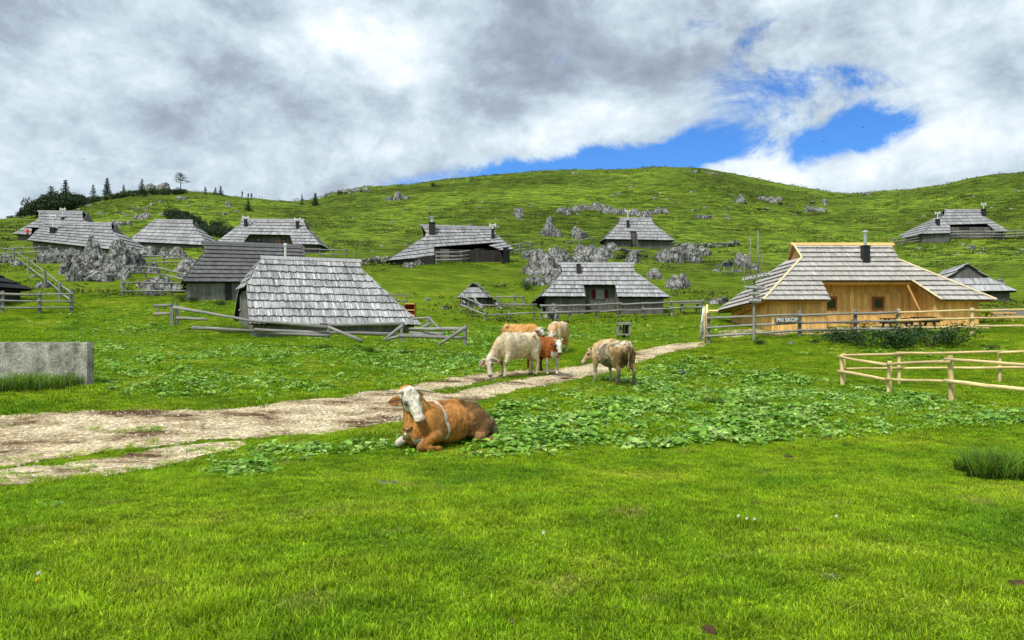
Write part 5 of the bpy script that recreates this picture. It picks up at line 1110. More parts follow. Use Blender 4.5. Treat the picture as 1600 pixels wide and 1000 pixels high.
# --- the pale grazing one: nose to the left and toward the camera, head down
def pale_grazer():
    hdg = 226; t = cow_at('large cream coloured horned animal grazing with its head down', 808, 590, 23.4, hdg, 1.03)
    h = w2l((.12, -.40, -.95), hdg); u = w2l((-.25, -.9, .35), hdg)
    hd = Head((1.22, -.02, .56), h, u); pcs = stand_pieces(hd, (.18, -.06, .10, -.10), belly=1.0, neck_top=(.66, 0, 1.06), wf=1.05, bull=True)
    def cf(X, n):
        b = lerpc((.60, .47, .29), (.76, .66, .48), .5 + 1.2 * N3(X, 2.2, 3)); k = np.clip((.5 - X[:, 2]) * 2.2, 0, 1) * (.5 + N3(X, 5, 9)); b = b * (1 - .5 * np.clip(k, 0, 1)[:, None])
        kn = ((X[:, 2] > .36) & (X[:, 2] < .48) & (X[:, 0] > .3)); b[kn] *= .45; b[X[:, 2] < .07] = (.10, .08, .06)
        return headcol(hd, X, b, (.66, .56, .44), (.30, .17, .13))
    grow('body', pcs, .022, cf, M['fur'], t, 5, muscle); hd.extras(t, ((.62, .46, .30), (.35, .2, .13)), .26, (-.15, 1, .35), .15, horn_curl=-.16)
# --- brown and white young one facing the camera
def brown_calf():
    hdg = 294; t = cow_at('red brown animal with white face and legs looking at the camera', 852, 584, 24.6, hdg, .92)
    h = w2l((.05, -.62, -.80), hdg); u = w2l((0, -.85, .5), hdg); hd = Head((1.06, .0, 1.22), h, u); pcs = stand_pieces(hd, (.03, -.03, .05, -.3), belly=.92, neck_top=(.62, 0, 1.10), wf=.95)
    def cf(X, n):
        b = lerpc((.30, .085, .020), (.42, .14, .035), .5 + N3(X, 3, 3)); w = (X[:, 0] > .25) & ((X[:, 2] < .62) | ((np.abs(X[:, 1] + .02) < .12 + .05 * N3(X, 4, 2)) & (X[:, 0] > .62) & (X[:, 2] < .85))); b[w] = (.66, .60, .52); sp = w & (N3(X, 9, 5) > .32); b[sp] = (.33, .10, .03)
        b[(X[:, 0] < -.4) & (X[:, 2] < .6)] *= .35; b[X[:, 2] < .06] = (.08, .06, .05); return headcol(hd, X, b, (.72, .67, .60), (.34, .14, .12))
    grow('body', pcs, .022, cf, M['fur'], t, 5, muscle); hd.extras(t, ((.26, .07, .03), (.13, .05, .04)), .13, (-.6, .8, .2), .10, horn_curl=.0)
# --- tan one behind, coming down with its head low
def tan_behind():
    hdg = 252; t = cow_at('tan animal with lowered head standing farthest back behind the red brown one', 872, 560, 31.0, hdg, 1.0)
    h = w2l((-.25, -.6, -.75), hdg); u = w2l((-.1, -.8, .6), hdg); hd = Head((1.15, .0, .78), h, u); pcs = stand_pieces(hd, (.05, -.05, .05, -.05), belly=.95, neck_top=(.64, 0, 1.08))
    def cf(X, n):
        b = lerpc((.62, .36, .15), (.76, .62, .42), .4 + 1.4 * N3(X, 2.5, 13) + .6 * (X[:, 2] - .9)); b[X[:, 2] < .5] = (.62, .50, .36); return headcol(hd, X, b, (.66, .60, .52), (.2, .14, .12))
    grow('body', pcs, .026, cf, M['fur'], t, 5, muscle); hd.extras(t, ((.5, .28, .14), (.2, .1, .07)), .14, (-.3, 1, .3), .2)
# --- orange tan one mostly hidden behind the cream one
def orange_hidden():
    hdg = -35; t = cow_at('orange tan animal with grey white head mostly hidden behind the cream coloured one', 815, 560, 29.0, hdg, 1.0)
    h = w2l((.25, -.85, -.45), hdg); u = w2l((.05, -.5, .9), hdg); hd = Head((.96, -.12, 1.18), h, u); pcs = stand_pieces(hd, (0, 0, 0, 0), neck_top=(.6, 0, 1.1))
    def cf(X, n):
        b = lerpc((.60, .28, .07), (.74, .45, .18), .5 + 1.2 * N3(X, 2.5, 23)); b[(X[:, 0] < -.75)] *= .5; return headcol(hd, X, b, (.62, .58, .50), (.2, .14, .12), (.10, .07, .06))
    grow('body', pcs, .026, cf, M['fur'], t, 5, muscle); hd.extras(t, ((.10, .06, .05), (.08, .05, .04)), .0001, horns=())
# --- dirty one seen from behind on the right
def rear_cow():
    hdg = 116; t = cow_at('mud stained tan cow seen from behind with horned head turned left', 956, 604, 22.8, hdg, 1.0)
    h = w2l((-.55, -.25, -.72), hdg); u = w2l((-.85, -.1, .5), hdg); hd = Head((1.16, .06, 1.00), h, u); pcs = stand_pieces(hd, (.05, -.10, .08, -.02), belly=1.08, neck_top=(.64, 0, 1.08), wf=1.30, udder=True)
    def cf(X, n):
        nn = N3(X, 3, 33); b = lerpc((.60, .38, .17), (.76, .60, .38), .5 + 1.5 * nn); side = np.clip(1 - np.abs(X[:, 0] + .15) / .42, 0, 1) * np.clip((1.32 - X[:, 2]) * 4, 0, 1)
        b = b * (1 - (side * .9)[:, None]) + np.array((.40, .36, .27)) * (side * .9)[:, None]; d = (N3(X, 6, 35) + 1.0 * side > .55); b[d] *= .55
        r = np.clip((-.42 - X[:, 0] + .10 * nn) * 5, 0, 1) * np.clip((1.22 - X[:, 2]) * 4, 0, 1); b = b * (1 - .85 * r[:, None]) + np.array((.20, .11, .045)) * (.85 * r[:, None])
        w = (X[:, 0] < -.45) & (X[:, 2] > 1.20 + .05 * nn); b[w & (N3(X, 7, 39) > -.25)] = (.70, .60, .46); lg = X[:, 2] < .52 + .06 * nn; b[lg] = (.52, .45, .34); b[lg & (X[:, 0] < 0)] = (.16, .13, .09)
        tl = (X[:, 0] < -.88) & (X[:, 2] < 1.2); b[tl] = (.40, .30, .20); b[(X[:, 0] < -.84) & (np.abs(X[:, 1]) < .05) & (X[:, 2] > 1.0) & (X[:, 2] < 1.2)] = (.24, .11, .07)
        b[(N3(X, 12, 37) > .22) & (X[:, 0] < .3)] *= .5
        return headcol(hd, X, b, (.56, .36, .22), (.55, .42, .35))
    grow('body', pcs, .022, cf, M['fur'], t, 5, muscle); hd.extras(t, ((.35, .17, .08), (.20, .09, .05)), .22, (-.5, .75, .45), .2, horn_curl=-.1)
# --- the lying one in front
def lying_cow():
    hdg = 229; t = cow_at('chestnut and white cow with a neck bell lying down near the track', 694, 700, 13.0, hdg, .93)
    h = w2l((.44, -.34, -.83), hdg); u = w2l((.40, -.80, .42), hdg)
    hd = Head((.92, .05, 1.08), h, u, 1.16, 1.22)
    o = [ell((.35, 0, .45), (.45, .34, .40)), ell((-.10, 0, .42), (.60, .41, .40)), ell((-.60, -.02, .42), (.40, .36, .36)), cap((.50, 0, .78), .10, (-.35, 0, .76), .10), cap((-.35, 0, .76), .1, (-.85, 0, .66), .09),
         ell((.72, 0, .40), (.22, .27, .33)), ell((.42, 0, .74), (.25, .14, .12)), ell((-.5, .22, .66), (.12, .08, .08)), ell((-.5, -.22, .66), (.12, .08, .08))]
    nb = hd.P(-.02, 0, -.10); nl = hd.P(.14, 0, -.17)
    o += [cap((.62, 0, .66), .25, nb * .55 + np.array((.62, 0, .66)) * .45, .21, sq=(.9, 1)), cap(nb * .55 + np.array((.62, 0, .66)) * .45, .21, nb, .17, sq=(.95, 1)), cap((.84, .02, .34), .15, nl, .085, sq=(.6, 1)), cap((.74, 0, .5), .24, nl * .55 + nb * .45, .12, sq=(.75, 1))]
    # forelegs folded: forearm forward, cannon tucked back
    for k, sp_ in ((1, .34), (-1, .26)):
        o += [ell((.48, k * .26, .44), (.24, .13, .32), (0, 20, 0)), cap((.50, k * (sp_ - .04), .30), .13, (.90, k * sp_, .13), .075), cap((.90, k * sp_, .12), .075, (.66, k * (sp_ + .09), .07), .048), cap((.66, k * (sp_ + .09), .07), .048, (.54, k * (sp_ + .10), .06), .055)]
    # near hind leg folded out on the left side, far one under the body
    o += [ell((-.62, .30, .36), (.36, .17, .32), (0, -15, 0)), cap((-.72, .40, .34), .15, (-.50, .47, .17), .10), cap((-.92, .42, .22), .10, (-.95, .46, .14), .07), cap((-.95, .46, .13), .062, (-.60, .60, .07), .048), cap((-.60, .60, .07), .05, (-.46, .62, .055), .058), cap((-.88, .36, .36), .13, (-.95, .44, .16), .07), ell((-.62, -.30, .3), (.32, .14, .26))]
    o += [cap((-.97, 0, .62), .05, (-1.06, .10, .35), .032), cap((-1.06, .10, .35), .03, (-1.02, .34, .08), .03), cap((-1.02, .34, .08), .04, (-.92, .52, .05), .035)] + hd.pieces()
    def cf(X, n):
        x, y, z = X.T; nn = N3(X, 2.5, 53); b = lerpc((.46, .190, .048), (.64, .300, .090), .5 + 1.1 * nn + .4 * (z - .4))
        q = x - .18 + .38 * np.clip(.75 - z, 0, 1) * -.35 + .04 * N3(X, 7, 55); w = (np.abs(q - .14 * (z - .5) + .05 * N3(X, 4, 56)) < .012 + .045 * np.clip(N3(X, 6, 57) + .45, 0, 1)) & (y > 0) & (z > .10); b[w] = (.74, .68, .60)
        low = (z < .24) & (((y < -.1) & (x > .72)) | ((y > .1) & (y < .33 + .06 * N3(X, 6, 58)) & (x > .74))); b[low] = (.70, .64, .55); b[(z < .2) & (x > .9) & (np.abs(y) < .14)] = (.60, .5, .42)
        m = np.clip((-.22 - x + .16 * N3(X, 3, 61) - .12 * (z - .45)) * 7, 0, 1) * np.clip(1 - .0 * z, 0, 1); b = b * (1 - .85 * m[:, None]) + np.array((.115, .065, .028)) * .85 * m[:, None]; g = (x < -.72) & (N3(X, 8, 63) > .0); b[g] = (.22, .18, .12)
        hf = (z < .11) & (x < -.3) & (y > .40); b[hf] = (.46, .38, .30); b[(z < .10) & (y > .58)] = (.52, .45, .38); b[(x < -.3) & (x > -.75) & (z < .26) & (y > .38)] = (.34, .18, .08)
        return headcol(hd, X, b, (.95, .86, .72), (.70, .40, .36), (.62, .56, .47))
    grow('body', o, .016, cf, M['fur'], t, 5, muscle); hd.extras(t, ((.42, .17, .05), (.16, .07, .04)), .36, (.10, 1, .02), .30, horn_curl=-.05, hdirs={1: w2l((1, .15, -.05), hdg), -1: w2l((-.55, -.75, .2), hdg)}, eardirs={1: w2l((.25, .9, -.1), hdg), -1: w2l((-1, -.1, -.25), hdg)})
    body = [c for c in t.children if c.name.startswith('body')][-1]; bpy.context.view_layer.update(); inv = t.matrix_world.inverted()
    def hit(px, py, off):
        o0 = inv @ Vector((0, 0, CZ)); d = (inv.to_3x3() @ Vector(((px - 800) / F, 1, (500 - py) / F))).normalized(); ok, p_, n_, _ = body.ray_cast(o0, d); return (p_ + n_ * off) if ok else None
    mb = MB(); pts = [q for q in (hit(a, b_, .012) for a, b_ in ((621, 640), (621, 646), (622, 652), (624, 659), (627, 665), (631, 670), (636, 673), (641, 671), (644, 667))) if q is not None]
    mb.tube(pts, .017, 8, (1, 1, 1)); col = mb.build('collar', M['leather'], t, True, (0, 0, 0))
    bp = hit(636, 674, .05) or pts[-1]; mb = MB(); mb.tube([bp, bp - Vector((0, 0, .03)), bp - Vector((0, 0, .075)), bp - Vector((0, 0, .12)), bp - Vector((0, 0, .145))], [.012, .048, .060, .056, .045], 16); mb.build('bell', M['brass'], col, True, (0, 0, 0))
pale_grazer(); brown_calf(); tan_behind(); orange_hidden(); rear_cow(); lying_cow()

def person(label, px, py, hpx, heading, top, bottom, d=None, sit=False):
    p = GY(px, py) if d is None else Vector(((px - 800) / F * d, d, CZ + (500 - py) / F * d)); s = hpx / F * p.y / 1.75; t = thing('person', label, 'person', tuple(p), R(heading), 'hikers'); t.scale = (s,) * 3; t['_org'] = (0, 0, 0)
    o = [ell((0, 0, 1.62), (.10, .08, .125)), cap((0, 0, 1.42), .055, (0, 0, 1.52), .05), cap((0, 0, 1.30), .15, (0, 0, 1.0), .13, sq=(.72, 1.15)), cap((0, -.15, 1.38), .075, (0, .15, 1.38), .075), ell((0, 0, .95), (.12, .17, .13)), ell((.085, 0, 1.6), (.025, .02, .02))]
    for k, st in ((1, .16), (-1, -.12)):
        o += [cap((0, k * .09, .9), .095, (.03 + st * .5, k * .10, .5), .065), cap((.03 + st * .5, k * .10, .5), .06, (st, k * .10, .1), .042), cap((st - .02, k * .10, .04), .045, (st + .14, k * .11, .03), .038), cap((0, k * .2, 1.37), .055, (-.05 * k, k * .26, 1.08), .045), cap((-.05 * k, k * .26, 1.08), .042, (.08, k * .25, .86), .032), cap((.08, k * .25, .84), .035, (.10, k * .25, .78), .02)]
        for q in range(4): o.append(cap((.07 + q * .018, k * .25, .80), .011, (.08 + q * .02, k * .25, .735), .009, n=6))
        o.append(cap((.11, k * .245, .82), .011, (.14, k * .24, .78), .009, n=6))
    def cf(X, n):
        z = X[:, 2]; c = np.tile(np.array(bottom), (len(X), 1)).astype(float); c[z > .95] = top; c[(z > 1.47)] = (.45, .28, .2); c[(z > 1.62) & (X[:, 0] < .05)] = (.04, .03, .02); c[z > 1.70] = (.04, .03, .02); c[(z < .87) & (np.abs(X[:, 1]) > .21)] = (.45, .28, .2); c[z < .08] = (.05, .04, .03); return c
    grow('body', o, .022, cf, M['attr'], t, 3); return t
person('hiker in dark clothes standing alone on the saddle skyline', 378.5, 310, 12, 200, (.03, .03, .04), (.02, .02, .03)); person('hiker on the saddle skyline, left one of the close pair', 388, 311, 10, 260, (.03, .04, .08), (.03, .03, .03)); person('hiker on the saddle skyline, right one of the close pair', 393, 312, 11, 290, (.05, .04, .04), (.02, .02, .03))
person('person in a bright orange top by the roof of the farthest left hut', 43, 374, 19, 250, (.85, .10, .03), (.03, .03, .04), d=80)

# ================================================================ SMALL THINGS
def bx(mb, a, b, col=(1, 1, 1)): c = [(p + q) / 2 for p, q in zip(a, b)]; mb.box(c, abs(b[0] - a[0]) / 2, abs(b[1] - a[1]) / 2, abs(b[2] - a[2]) / 2, col=col)
def concrete_block():
    d = 18.4; x1 = (138 - 800) / F * d; x0 = x1 - 4.6; z1 = CZ - 35 / F * d; zb = Hs(x1, d) - .4; bm = bmesh.new(); bmesh.ops.create_cube(bm, size=1)
    for v in bm.verts: v.co = Vector((x0 + (v.co.x + .5) * (x1 - x0), d + (v.co.y + .5) * .28, zb + (v.co.z + .5) * (z1 - zb)))
    bmesh.ops.bevel(bm, geom=bm.edges[:], offset=.025, segments=2, affect='EDGES'); bmesh.ops.subdivide_edges(bm, edges=bm.edges[:], cuts=14, use_grid_fill=True)
    V = np.array([v.co[:] for v in bm.verts]); Fc = [tuple(v.index for v in f.verts) for f in bm.faces]; bm.free(); V = V + np.stack([fbm(V[:, 0] * 3, V[:, 2] * 3, V[:, 1], 3, 70 + i) for i in range(3)], -1) * .012
    o = mesh_obj('concrete_block', V, Fc, M['concrete'], origin=(x0, d, zb)); o.location = (x0, d, zb); tag(o, 'long weathered concrete block at the left edge of the meadow', 'concrete block'); [FLAT.append((x0 + i * .3, d + .14, .24)) for i in range(16)]
concrete_block()
for _px, _py, _r in ((1108, 986, .13), (802, 976, .09), (1590, 915, .14), (470, 770, .10), (290, 945, .10), (1232, 714, .16), (1180, 788, .09), (880, 790, .08), (250, 826, .09), (448, 822, .10)):
    _p = GY(_px, _py); FLAT.append((_p.x, _p.y, _r))
def text_obj(txt, size, loc, rotz, tilt, parent, mat='paint'):
    c = bpy.data.curves.new('lettering', 'FONT'); c.body = txt; c.size = size; c.extrude = .006; c.offset = .004 * size / .15; c.align_x = 'CENTER'; c.align_y = 'CENTER'; c.materials.append(M[mat]); o = bpy.data.objects.new('lettering', c); me = bpy.data.meshes.new_from_object(o); bpy.data.objects.remove(o); o = bpy.data.objects.new('lettering', me); sc.collection.objects.link(o); o.parent = parent
    lr = root_of(parent); o.location = Vector(loc) - Vector(lr['_org']); o.rotation_euler = (R(90), tilt, rotz); return o
def board(mb, c, w, h, tilt, seed, col=.8):
    """rough hand cut board facing the camera"""
    r = random.Random(seed); n = 12; top, bot = [], []; ct, st = math.cos(tilt), math.sin(tilt)
    for i in range(n + 1):
        x = -w / 2 + w * i / n; hh = h / 2 * (1 if 0 < i < n else .55); top.append((x, hh * r.uniform(.8, 1.1))); bot.append((x, -hh * r.uniform(.8, 1.1)))
    def P(q, y): return (c[0] + q[0] * ct - q[1] * st, c[1] + y, c[2] + q[0] * st + q[1] * ct)
    for i in range(n):
        a, b, t1, t0 = bot[i], bot[i + 1], top[i + 1], top[i]; g = col
        mb.quadbox([P(a, 0), P(b, 0), P(t1, 0), P(t0, 0)][::-1], [P(a, -.03), P(b, -.03), P(t1, -.03), P(t0, -.03)][::-1], (g, g, g), [(a[0], 0), (b[0], 0), (b[0], .1), (a[0], .1)][::-1])
def signpost():
    d = 32.9; p = Vector(((1178 - 800) / F * d, d, Hs((1178 - 800) / F * d, d))); t = world_thing('signpost', 'wooden signpost with four rough lettered boards at the yard fence', 'signpost', tuple(p)); s = d / F
    m = MB(); m.tube([p - Vector((0, 0, .3)), p + Vector((0, 0, 55 * s)), p + Vector((.01, 0, 100 * s))], [.065, .055, .045], 10); m.build('post', M['fence_wood'], t)
    for i, (px, py, w, h, tl, tx, sz) in enumerate([(1182, 432, 42, 8.5, R(12), 'KAPELA SNEZNE', 6.2), (1180, 449, 31, 7, R(-3), 'PLANINSKI STAN', 4.4), (1178.5, 458.5, 17, 7.5, 0, 'GRADISCE', 3.8), (1179.5, 469, 19, 8, R(-2), 'SKODLA', 4.8)]):
        c = W(px, py, d - .12); m = MB(); board(m, c, w * s, h * s, tl, i, .75); b = m.build('sign_board', M['fence_wood'], t); text_obj(tx, sz * s, (c.x, c.y - .045, c.z), 0, -tl, b)
signpost()
def name_board():
    p = Vector(((1249 - 800) / F * 33.3, 33.3, 0)); d = p.y - .25; c = W(1230, 500, d); t = world_thing('name_board', 'hand cut name board lettered in white hanging on the yard fence', 'sign', tuple(c)); s = d / F; m = MB(); board(m, c, 41 * s, 10 * s, R(1), 9, .55); b = m.build('sign_board', M['fence_wood'], t); text_obj('PRI SKOF', 8.2 * s, (c.x - .02, c.y - .045, c.z), 0, -R(1), b)
name_board()
def poles():
    for px, pt, pb, r, lab in ((1163, 405, 434, .05, 'shortest thin pole standing left of the tall bare pole'), (1173, 368, 433, .05, 'thin bare pole just left of the tallest one'), (1184.5, 360, 432, .075, 'tallest bare pole on the slope behind the signpost'), (1189, 397, 431, .035, 'thin curved pole leaning beside the tallest one')):
        p = G(px, pb); h = (pb - pt) / F * p.y; m = MB(); off = (1191 - 1189) / F * p.y if px == 1189 else 0; m.tube([p - Vector((0, 0, .3)), p + Vector((off * .5, 0, h * .5)), p + Vector((off * 1.4, 0, h))], [r * 1.15, r, r * .6], 7); o = m.build('pole', M['fence_wood'], None, True, tuple(p)); o.location = p; tag(o, lab, 'pole', 'bare poles behind the signpost')
poles()
p = G(553, 412); m = MB(); m.tube([p - Vector((0, 0, .3)), p + Vector((0, 0, 20 / F * p.y))], [.05, .05], 7); o = m.build('pole', M['fence_wood'], None, False, tuple(p)); o.location = p; tag(o, 'short lone post at the left end of the dry stone wall', 'pole')
def chimney_pole():
    p = G(446, 408); t = world_thing('vent_pipe', 'white vent pipe rising behind the ridge of the streaked roof hut', 'pipe', tuple(p)); d = 45; b = W(446, 408, d); m = MB(); m.tube([W(446, 430, d), W(446, 384, d)], .07, 9); m.build('pipe', M['white'], t); m = MB(); m.tube([W(446, 384, d), W(446, 381, d), W(446, 380, d)], [.12, .12, .03], 9); m.build('cap', M['white'], t)
chimney_pole()
def box_shrine(label, px, py, w, h, roof=True, notice=False, name='box_shrine', cat='shrine'):
    p = G(px, py); s = p.y / F; w *= s; h *= s; t = world_thing(name, label, cat, tuple(p)); x, y, z = p
    m = MB(); bx(m, (x - w * .42, y, z - .2), (x - w * .32, y + .08, z + h * .5)); m.build('leg', M['fence_wood'], t); m = MB(); bx(m, (x + w * .32, y, z - .2), (x + w * .42, y + .08, z + h * .5)); m.build('leg', M['fence_wood'], t)
    m = MB(); bx(m, (x - w / 2, y - .04, z + h * .12), (x + w / 2, y + .25, z + h * .17)); m.build('shelf', M['fence_wood'], t)
    m = MB(); bx(m, (x - w * .45, y + .02, z + h * .5), (x + w * .45, y + .3, z + h * .52)); bx(m, (x - w * .45, y + .28, z + h * .52), (x + w * .45, y + .3, z + h * .8)); bx(m, (x - w * .45, y + .02, z + h * .52), (x - w * .41, y + .28, z + h * .8)); bx(m, (x + w * .41, y + .02, z + h * .52), (x + w * .45, y + .28, z + h * .8)); m.build('box', M['grey_wood'], t)
    m = MB()
    for k in (-1, 1): a = [(x, y - .05, z + h), (x + k * w * .55, y - .05, z + h * .72), (x + k * w * .55, y + .4, z + h * .72), (x, y + .4, z + h)]; a = a if k > 0 else a[::-1]; m.quadbox(a[::-1], [(q[0], q[1], q[2] + .04) for q in a][::-1], (.8, .8, .8))
    m.build('roof', M['shingle'], t); m = MB(); bx(m, (x - w * .18, y + .245, z + h * .56), (x + w * .18, y + .27, z + h * .76)); m.build('notice', M['paper_blue'], t)
box_shrine('tiny roofed box shrine with a blue picture on the slope', 1138, 428, 17, 22)
def info_stand():
    p = G(975, 530); s = p.y / F; w = 19 * s; h = 27 * s; x, y, z = p; t = world_thing('salt_stand', 'small square wooden stand holding a blue bag in the grass', 'stand', tuple(p))
    m = MB(); m.tube([(x + .03, y + .2, z - .3), (x + .03, y + .2, z + h * .3)], .08, 8); m.build('post', M['dark_wood'], t)
    for k in (-1, 1):
        m = MB(); bx(m, (x + k * w * .46 - .035, y, z + h * .3), (x + k * w * .46 + .035, y + .07, z + h * .9)); m.build('upright', M['fence_wood'], t)
        m = MB(); bx(m, (x + k * w * .46 - .03, y + .40, z + h * .3), (x + k * w * .46 + .03, y + .47, z + h * .9)); m.build('upright', M['fence_wood'], t)
    for nme, z0, z1, mt in (('shelf', .24, .31, 'fence_wood'), ('roof', .84, .91, 'fence_wood')): m = MB(); bx(m, (x - w * .56, y - .05, z + h * z0), (x + w * .56, y + .5, z + h * z1)); m.build(nme, M[mt], t)
    m = MB(); bx(m, (x - w * .5, y + .05, z + h * .93), (x + w * .5, y + .45, z + h * .99)); m.build('roof_board', M['fence_wood'], t); m = MB(); bx(m, (x - .02, y + .15, z + h * .31), (x + .05, y + .35, z + h * .84)); bx(m, (x + .1, y + .3, z + h * .31), (x + w * .42, y + .4, z + h * .84)); m.build('partition', M['dark_wood'], t)
    m = MB(); m.tube([(x - w * .24, y + .2, z + h * .50), (x - w * .25, y + .2, z + h * .62), (x - w * .22, y + .2, z + h * .78)], [.085, .08, .03], 9); o = m.build('bag', M['paper_blue'], None, True, tuple(p)); o.location = p; tag(o, 'blue and white bag inside the small wooden stand', 'bag')
info_stand()
def cabinet():
    d = 41.0; a = W(632, 493, d); b = W(648, 474, d); z0 = a.z; t = world_thing('wooden_cabinet', 'small orange brown open cabinet beside the streaked roof hut', 'cabinet', tuple(a)); m = MB()
    for x in (a.x, b.x): bx(m, (x - .03, d, z0 - .6), (x + .03, d + .4, b.z))
    bx(m, (a.x, d + .36, z0), (b.x, d + .4, b.z), (.6, .5, .5)); m.build('frame', M['frame_wood'], t)
    for i, f in enumerate((0.02, .45, .97)): m = MB(); z = z0 + (b.z - z0) * f; bx(m, (a.x + .03, d - .03, z - .03), (b.x - .03, d + .36, z + .03)); m.build('shelf', M['pine_wood'], t)
    m = MB(); bx(m, (a.x + .12, d + .05, z0 + .06), (b.x - .12, d + .3, z0 + .2)); m.build('drawer', M['frame_wood'], t)
    m = MB(); bx(m, (a.x + .25, d - .1, z0 - .2), (b.x + .15, d + .3, z0 - .12)); m.build('base_board', M['pine_wood'], t)
cabinet()
def picnic(label, px, py, w, d=None, mat='fence_wood', hp=16):
    p = G(px, py) if d is None else W(px, py, d); s = p.y / F; L = w * s; h = hp * s; x, y, z = p; t = world_thing('picnic_table', label, 'picnic table', tuple(p), 'picnic tables')
    m = MB(); bx(m, (x - L / 2, y - .35, z + h - .06), (x + L / 2, y + .35, z + h)); m.build('table_top', M[mat], t)
    for k in (-1, 1):
        m = MB(); bx(m, (x - L / 2, y + k * .75 - .12, z + h * .55), (x + L / 2, y + k * .75 + .12, z + h * .55 + .05)); m.build('bench', M[mat], t)
        for q in (-1, 1): m = MB(); m.tube([(x + k * L * .36, y + q * .62, z - .25), (x + k * L * .36, y + q * .15, z + h - .06)], .05, 6); m.build('leg', M[mat], t)
        m = MB(); m.tube([(x + k * L * .34, y - .8, z + h * .5), (x + k * L * .34, y + .8, z + h * .5)], .045, 6); m.build('crossbar', M[mat], t)
picnic('grey picnic table at the right end of the red shutter hut', 1078, 490, 34)
picnic('picnic table on the pine hut terrace, left one under the windows', 1345, 513, 30, 34.9, 'pine_wood', 15); picnic('picnic table on the pine hut terrace in front of the slanted cheek wall', 1398, 512, 34, 34.9, 'dark_wood', 15); picnic('picnic table on the pine hut terrace near the corner post', 1442, 510, 30, 34.9, 'dark_wood', 15); picnic('picnic table behind the yellow fence at the right edge of the photo', 1560, 503, 40, 36, 'pine_wood', 15)
def grey_shed_wall():
    m = MB(); a = W(1552, 497, 38.5); b = W(1640, 497, 38.5); t = world_thing('plank_screen', 'low grey plank screen behind the yellow fence at the right edge', 'screen', tuple(a)); planks(m, a, b, a.z - .9, a.z + .55, a.z + .35, .3, nrm=Vector((0, -1, 0))); m.build('boards', M['fence_wood'], t)
grey_shed_wall()
def terrace():                                                   # stony ground in front of the pine hut
    xs = np.linspace(5, 100, 200); V, Fc = [], []; pts = [(1110, 536), (1200, 531), (1290, 524), (1340, 518), (1480, 510), (1540, 508)]; nu, nw = 90, 14
    for i in range(nu):
        px = 1120 + 430 * i / (nu - 1); y0 = 34.2 + .8 * vn(px * .05, 0, 0, 3); 
        for j in range(nw): d = y0 + 2.6 * j / (nw - 1) - .3 * (j == 0); x = (px - 800) / F * d; V.append((x, d, Hs(x, d) + .02 + (-.05 if j in (0, nw - 1) or i in (0, nu - 1) else 0)))
    for i in range(nu - 1):
        for j in range(nw - 1): a = i * nw + j; Fc.append((a, a + nw, a + nw + 1, a + 1))
    o = mesh_obj('terrace_ground', V, Fc, M['path'], smooth=True); tag(o, 'stony yard in front of the pine hut', None, None, 'structure')
terrace()
def log_edge():
    t = world_thing('log_edging', 'pale logs edging the stony yard of the pine hut', 'logs', tuple(G(1290, 527)))
    for a in ((1255, 531, 33.4, 1342, 519, 33.8), (1262, 528, 33.7, 1340, 516, 34.0)): stick(t, *a, r=.10, name='log', mat='log_wood')
log_edge()
def solar_hatch():
    h = HC2; P = ray_plane(83, 361, h['O'], h['nv']); t = h['root']; m = MB(); m.box(P + h['nv'] * .16, .32, .36, .03, h['e'], h['nv'].cross(h['e']), h['nv']); f = m.build('hatch_frame', M['white'], t); m = MB(); m.box(P + h['nv'] * .20, .25, .29, .02, h['e'], h['nv'].cross(h['e']), h['nv']); m.build('hatch_pane', M['glass'], f)
solar_hatch()
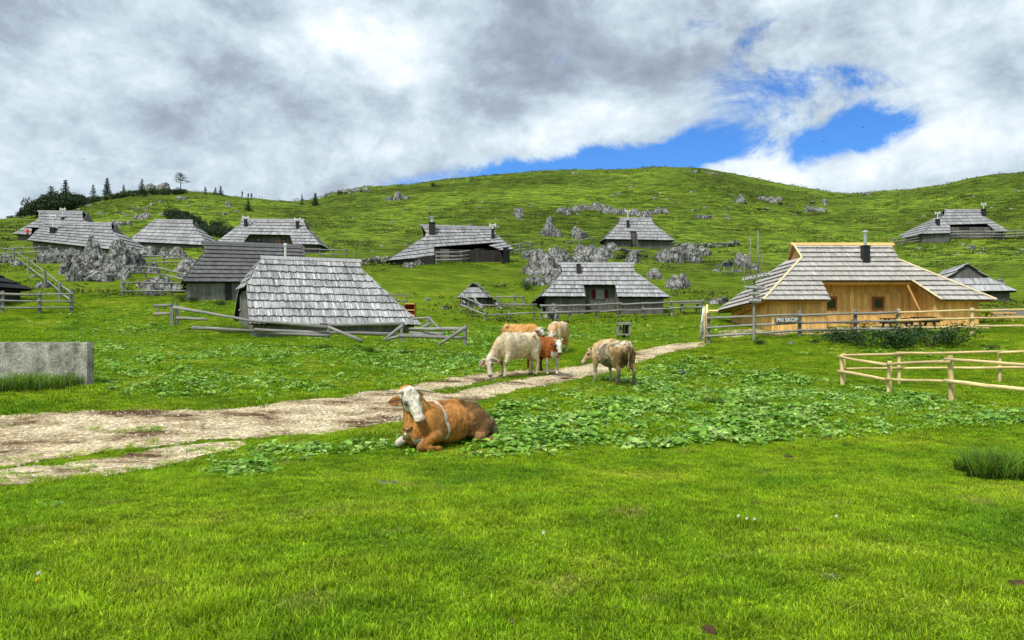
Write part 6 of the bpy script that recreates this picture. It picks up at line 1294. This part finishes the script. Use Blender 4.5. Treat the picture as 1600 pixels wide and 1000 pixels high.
def birds():
    for px, py, d, lab in ((130.5, 249, 60, 'small dark bird in flight over the left knoll'), (1349, 199, 60, 'tiny bird high in the clouds above the right hill'), (1190, 286, 60, 'tiny bird low over the saddle right of the summit'), (1287, 221, 60, 'tiny bird by the blue opening above the right hill')):
        p = W(px, py, d); t = thing('bird', lab, 'bird', tuple(p), rnd.uniform(0, 3), 'birds'); t['_org'] = (0, 0, 0); o = [cap((-.1, 0, 0), .03, (.08, 0, 0), .04, 8), cap((.1, 0, .01), .03, (.15, 0, .01), .015, 8), cap((-.12, 0, 0), .02, (-.2, 0, 0), .03, 8, (1.4, .3))]
        for k in (1, -1): o += [cap((.02, k * .03, .01), .035, (.0, k * .2, .07), .03, 8, (1, .35)), cap((.0, k * .2, .07), .03, (-.06, k * .38, .02), .012, 8, (1, .35))]
        grow('body', o, .012, lambda X, n: np.tile(np.array((.02, .02, .02)), (len(X), 1)), M['attr'], t, 2); t.scale = (.55,) * 3
birds()
def flowers():
    r = random.Random(5); k = 0
    for px, py, c, lab in ((58, 912, 'w', 'white flower head standing in the lower left grass'), (56, 923, 'y', 'yellow flower just below the white one at lower left'), (197, 733, 'y', 'single yellow flower on the edge of the track'), (1165, 822, 'w', 'topmost white clover head in the right foreground'), (1152, 818, 'w', 'left white clover head in the right foreground'), (1177, 823, 'w', 'right white clover head in the right foreground'), (847, 846, 'w', 'lone white clover head in the centre foreground'), (1305, 818, 'w', 'tiny white bloom toward the right foreground')):
        p = GY(px, py); t = world_thing('flower', lab, 'flower', tuple(p), 'meadow flowers'); m = MB(); m.tube([p, p + Vector((.01, 0, .062))], .0025, 5); m.build('stem', M['grass'], t); m = MB()
        for j in range(14): a = j * 2.4; q = p + Vector((.01 + math.cos(a) * .007, math.sin(a) * .007, .062 + .005 * (j % 3))); m.box(q, .0035, .0035, .005)
        m.build('bloom', M['paint'] if c == 'w' else M['yellow'], t)
M['yellow'] = mat_plain('yellow_petal', (.75, .50, .01), .6)
flowers()
M['dung'] = mat_plain('dried_dung', (.085, .055, .03), .95, .1, 0, .6)
def dung():
    for px, py, w, lab in ((1232, 714, 16, 'dried brown dung patch just below the leafy plants on the right'), (1182, 789, 11, 'small reddish brown dung patch in the right foreground'), (1108, 988, 24, 'trampled bare soil patch at the bottom edge right of centre'), (1588, 914, 26, 'bare soil patch at the right edge of the foreground'), (800, 974, 16, 'bare soil patch at the bottom edge near the centre'), (560, 668, 14, 'clod of dark earth on the near edge of the track'), (880, 592, 26, 'dark trodden mud where the two wheel tracks meet')):
        p = GY(px, py); s = p.y / F; V, Fc = lump(w * s, w * s * .9, .035, int(px), 3, .7); o = mesh_obj('dung_patch' if 'dung' in lab else 'soil_patch', V, Fc, M['dung'], smooth=True, origin=(0, 0, 0)); o.location = p; tag(o, lab, 'dung' if 'dung' in lab else 'soil')
dung()

grass_layers(); dock_layer(); pebble_layer()
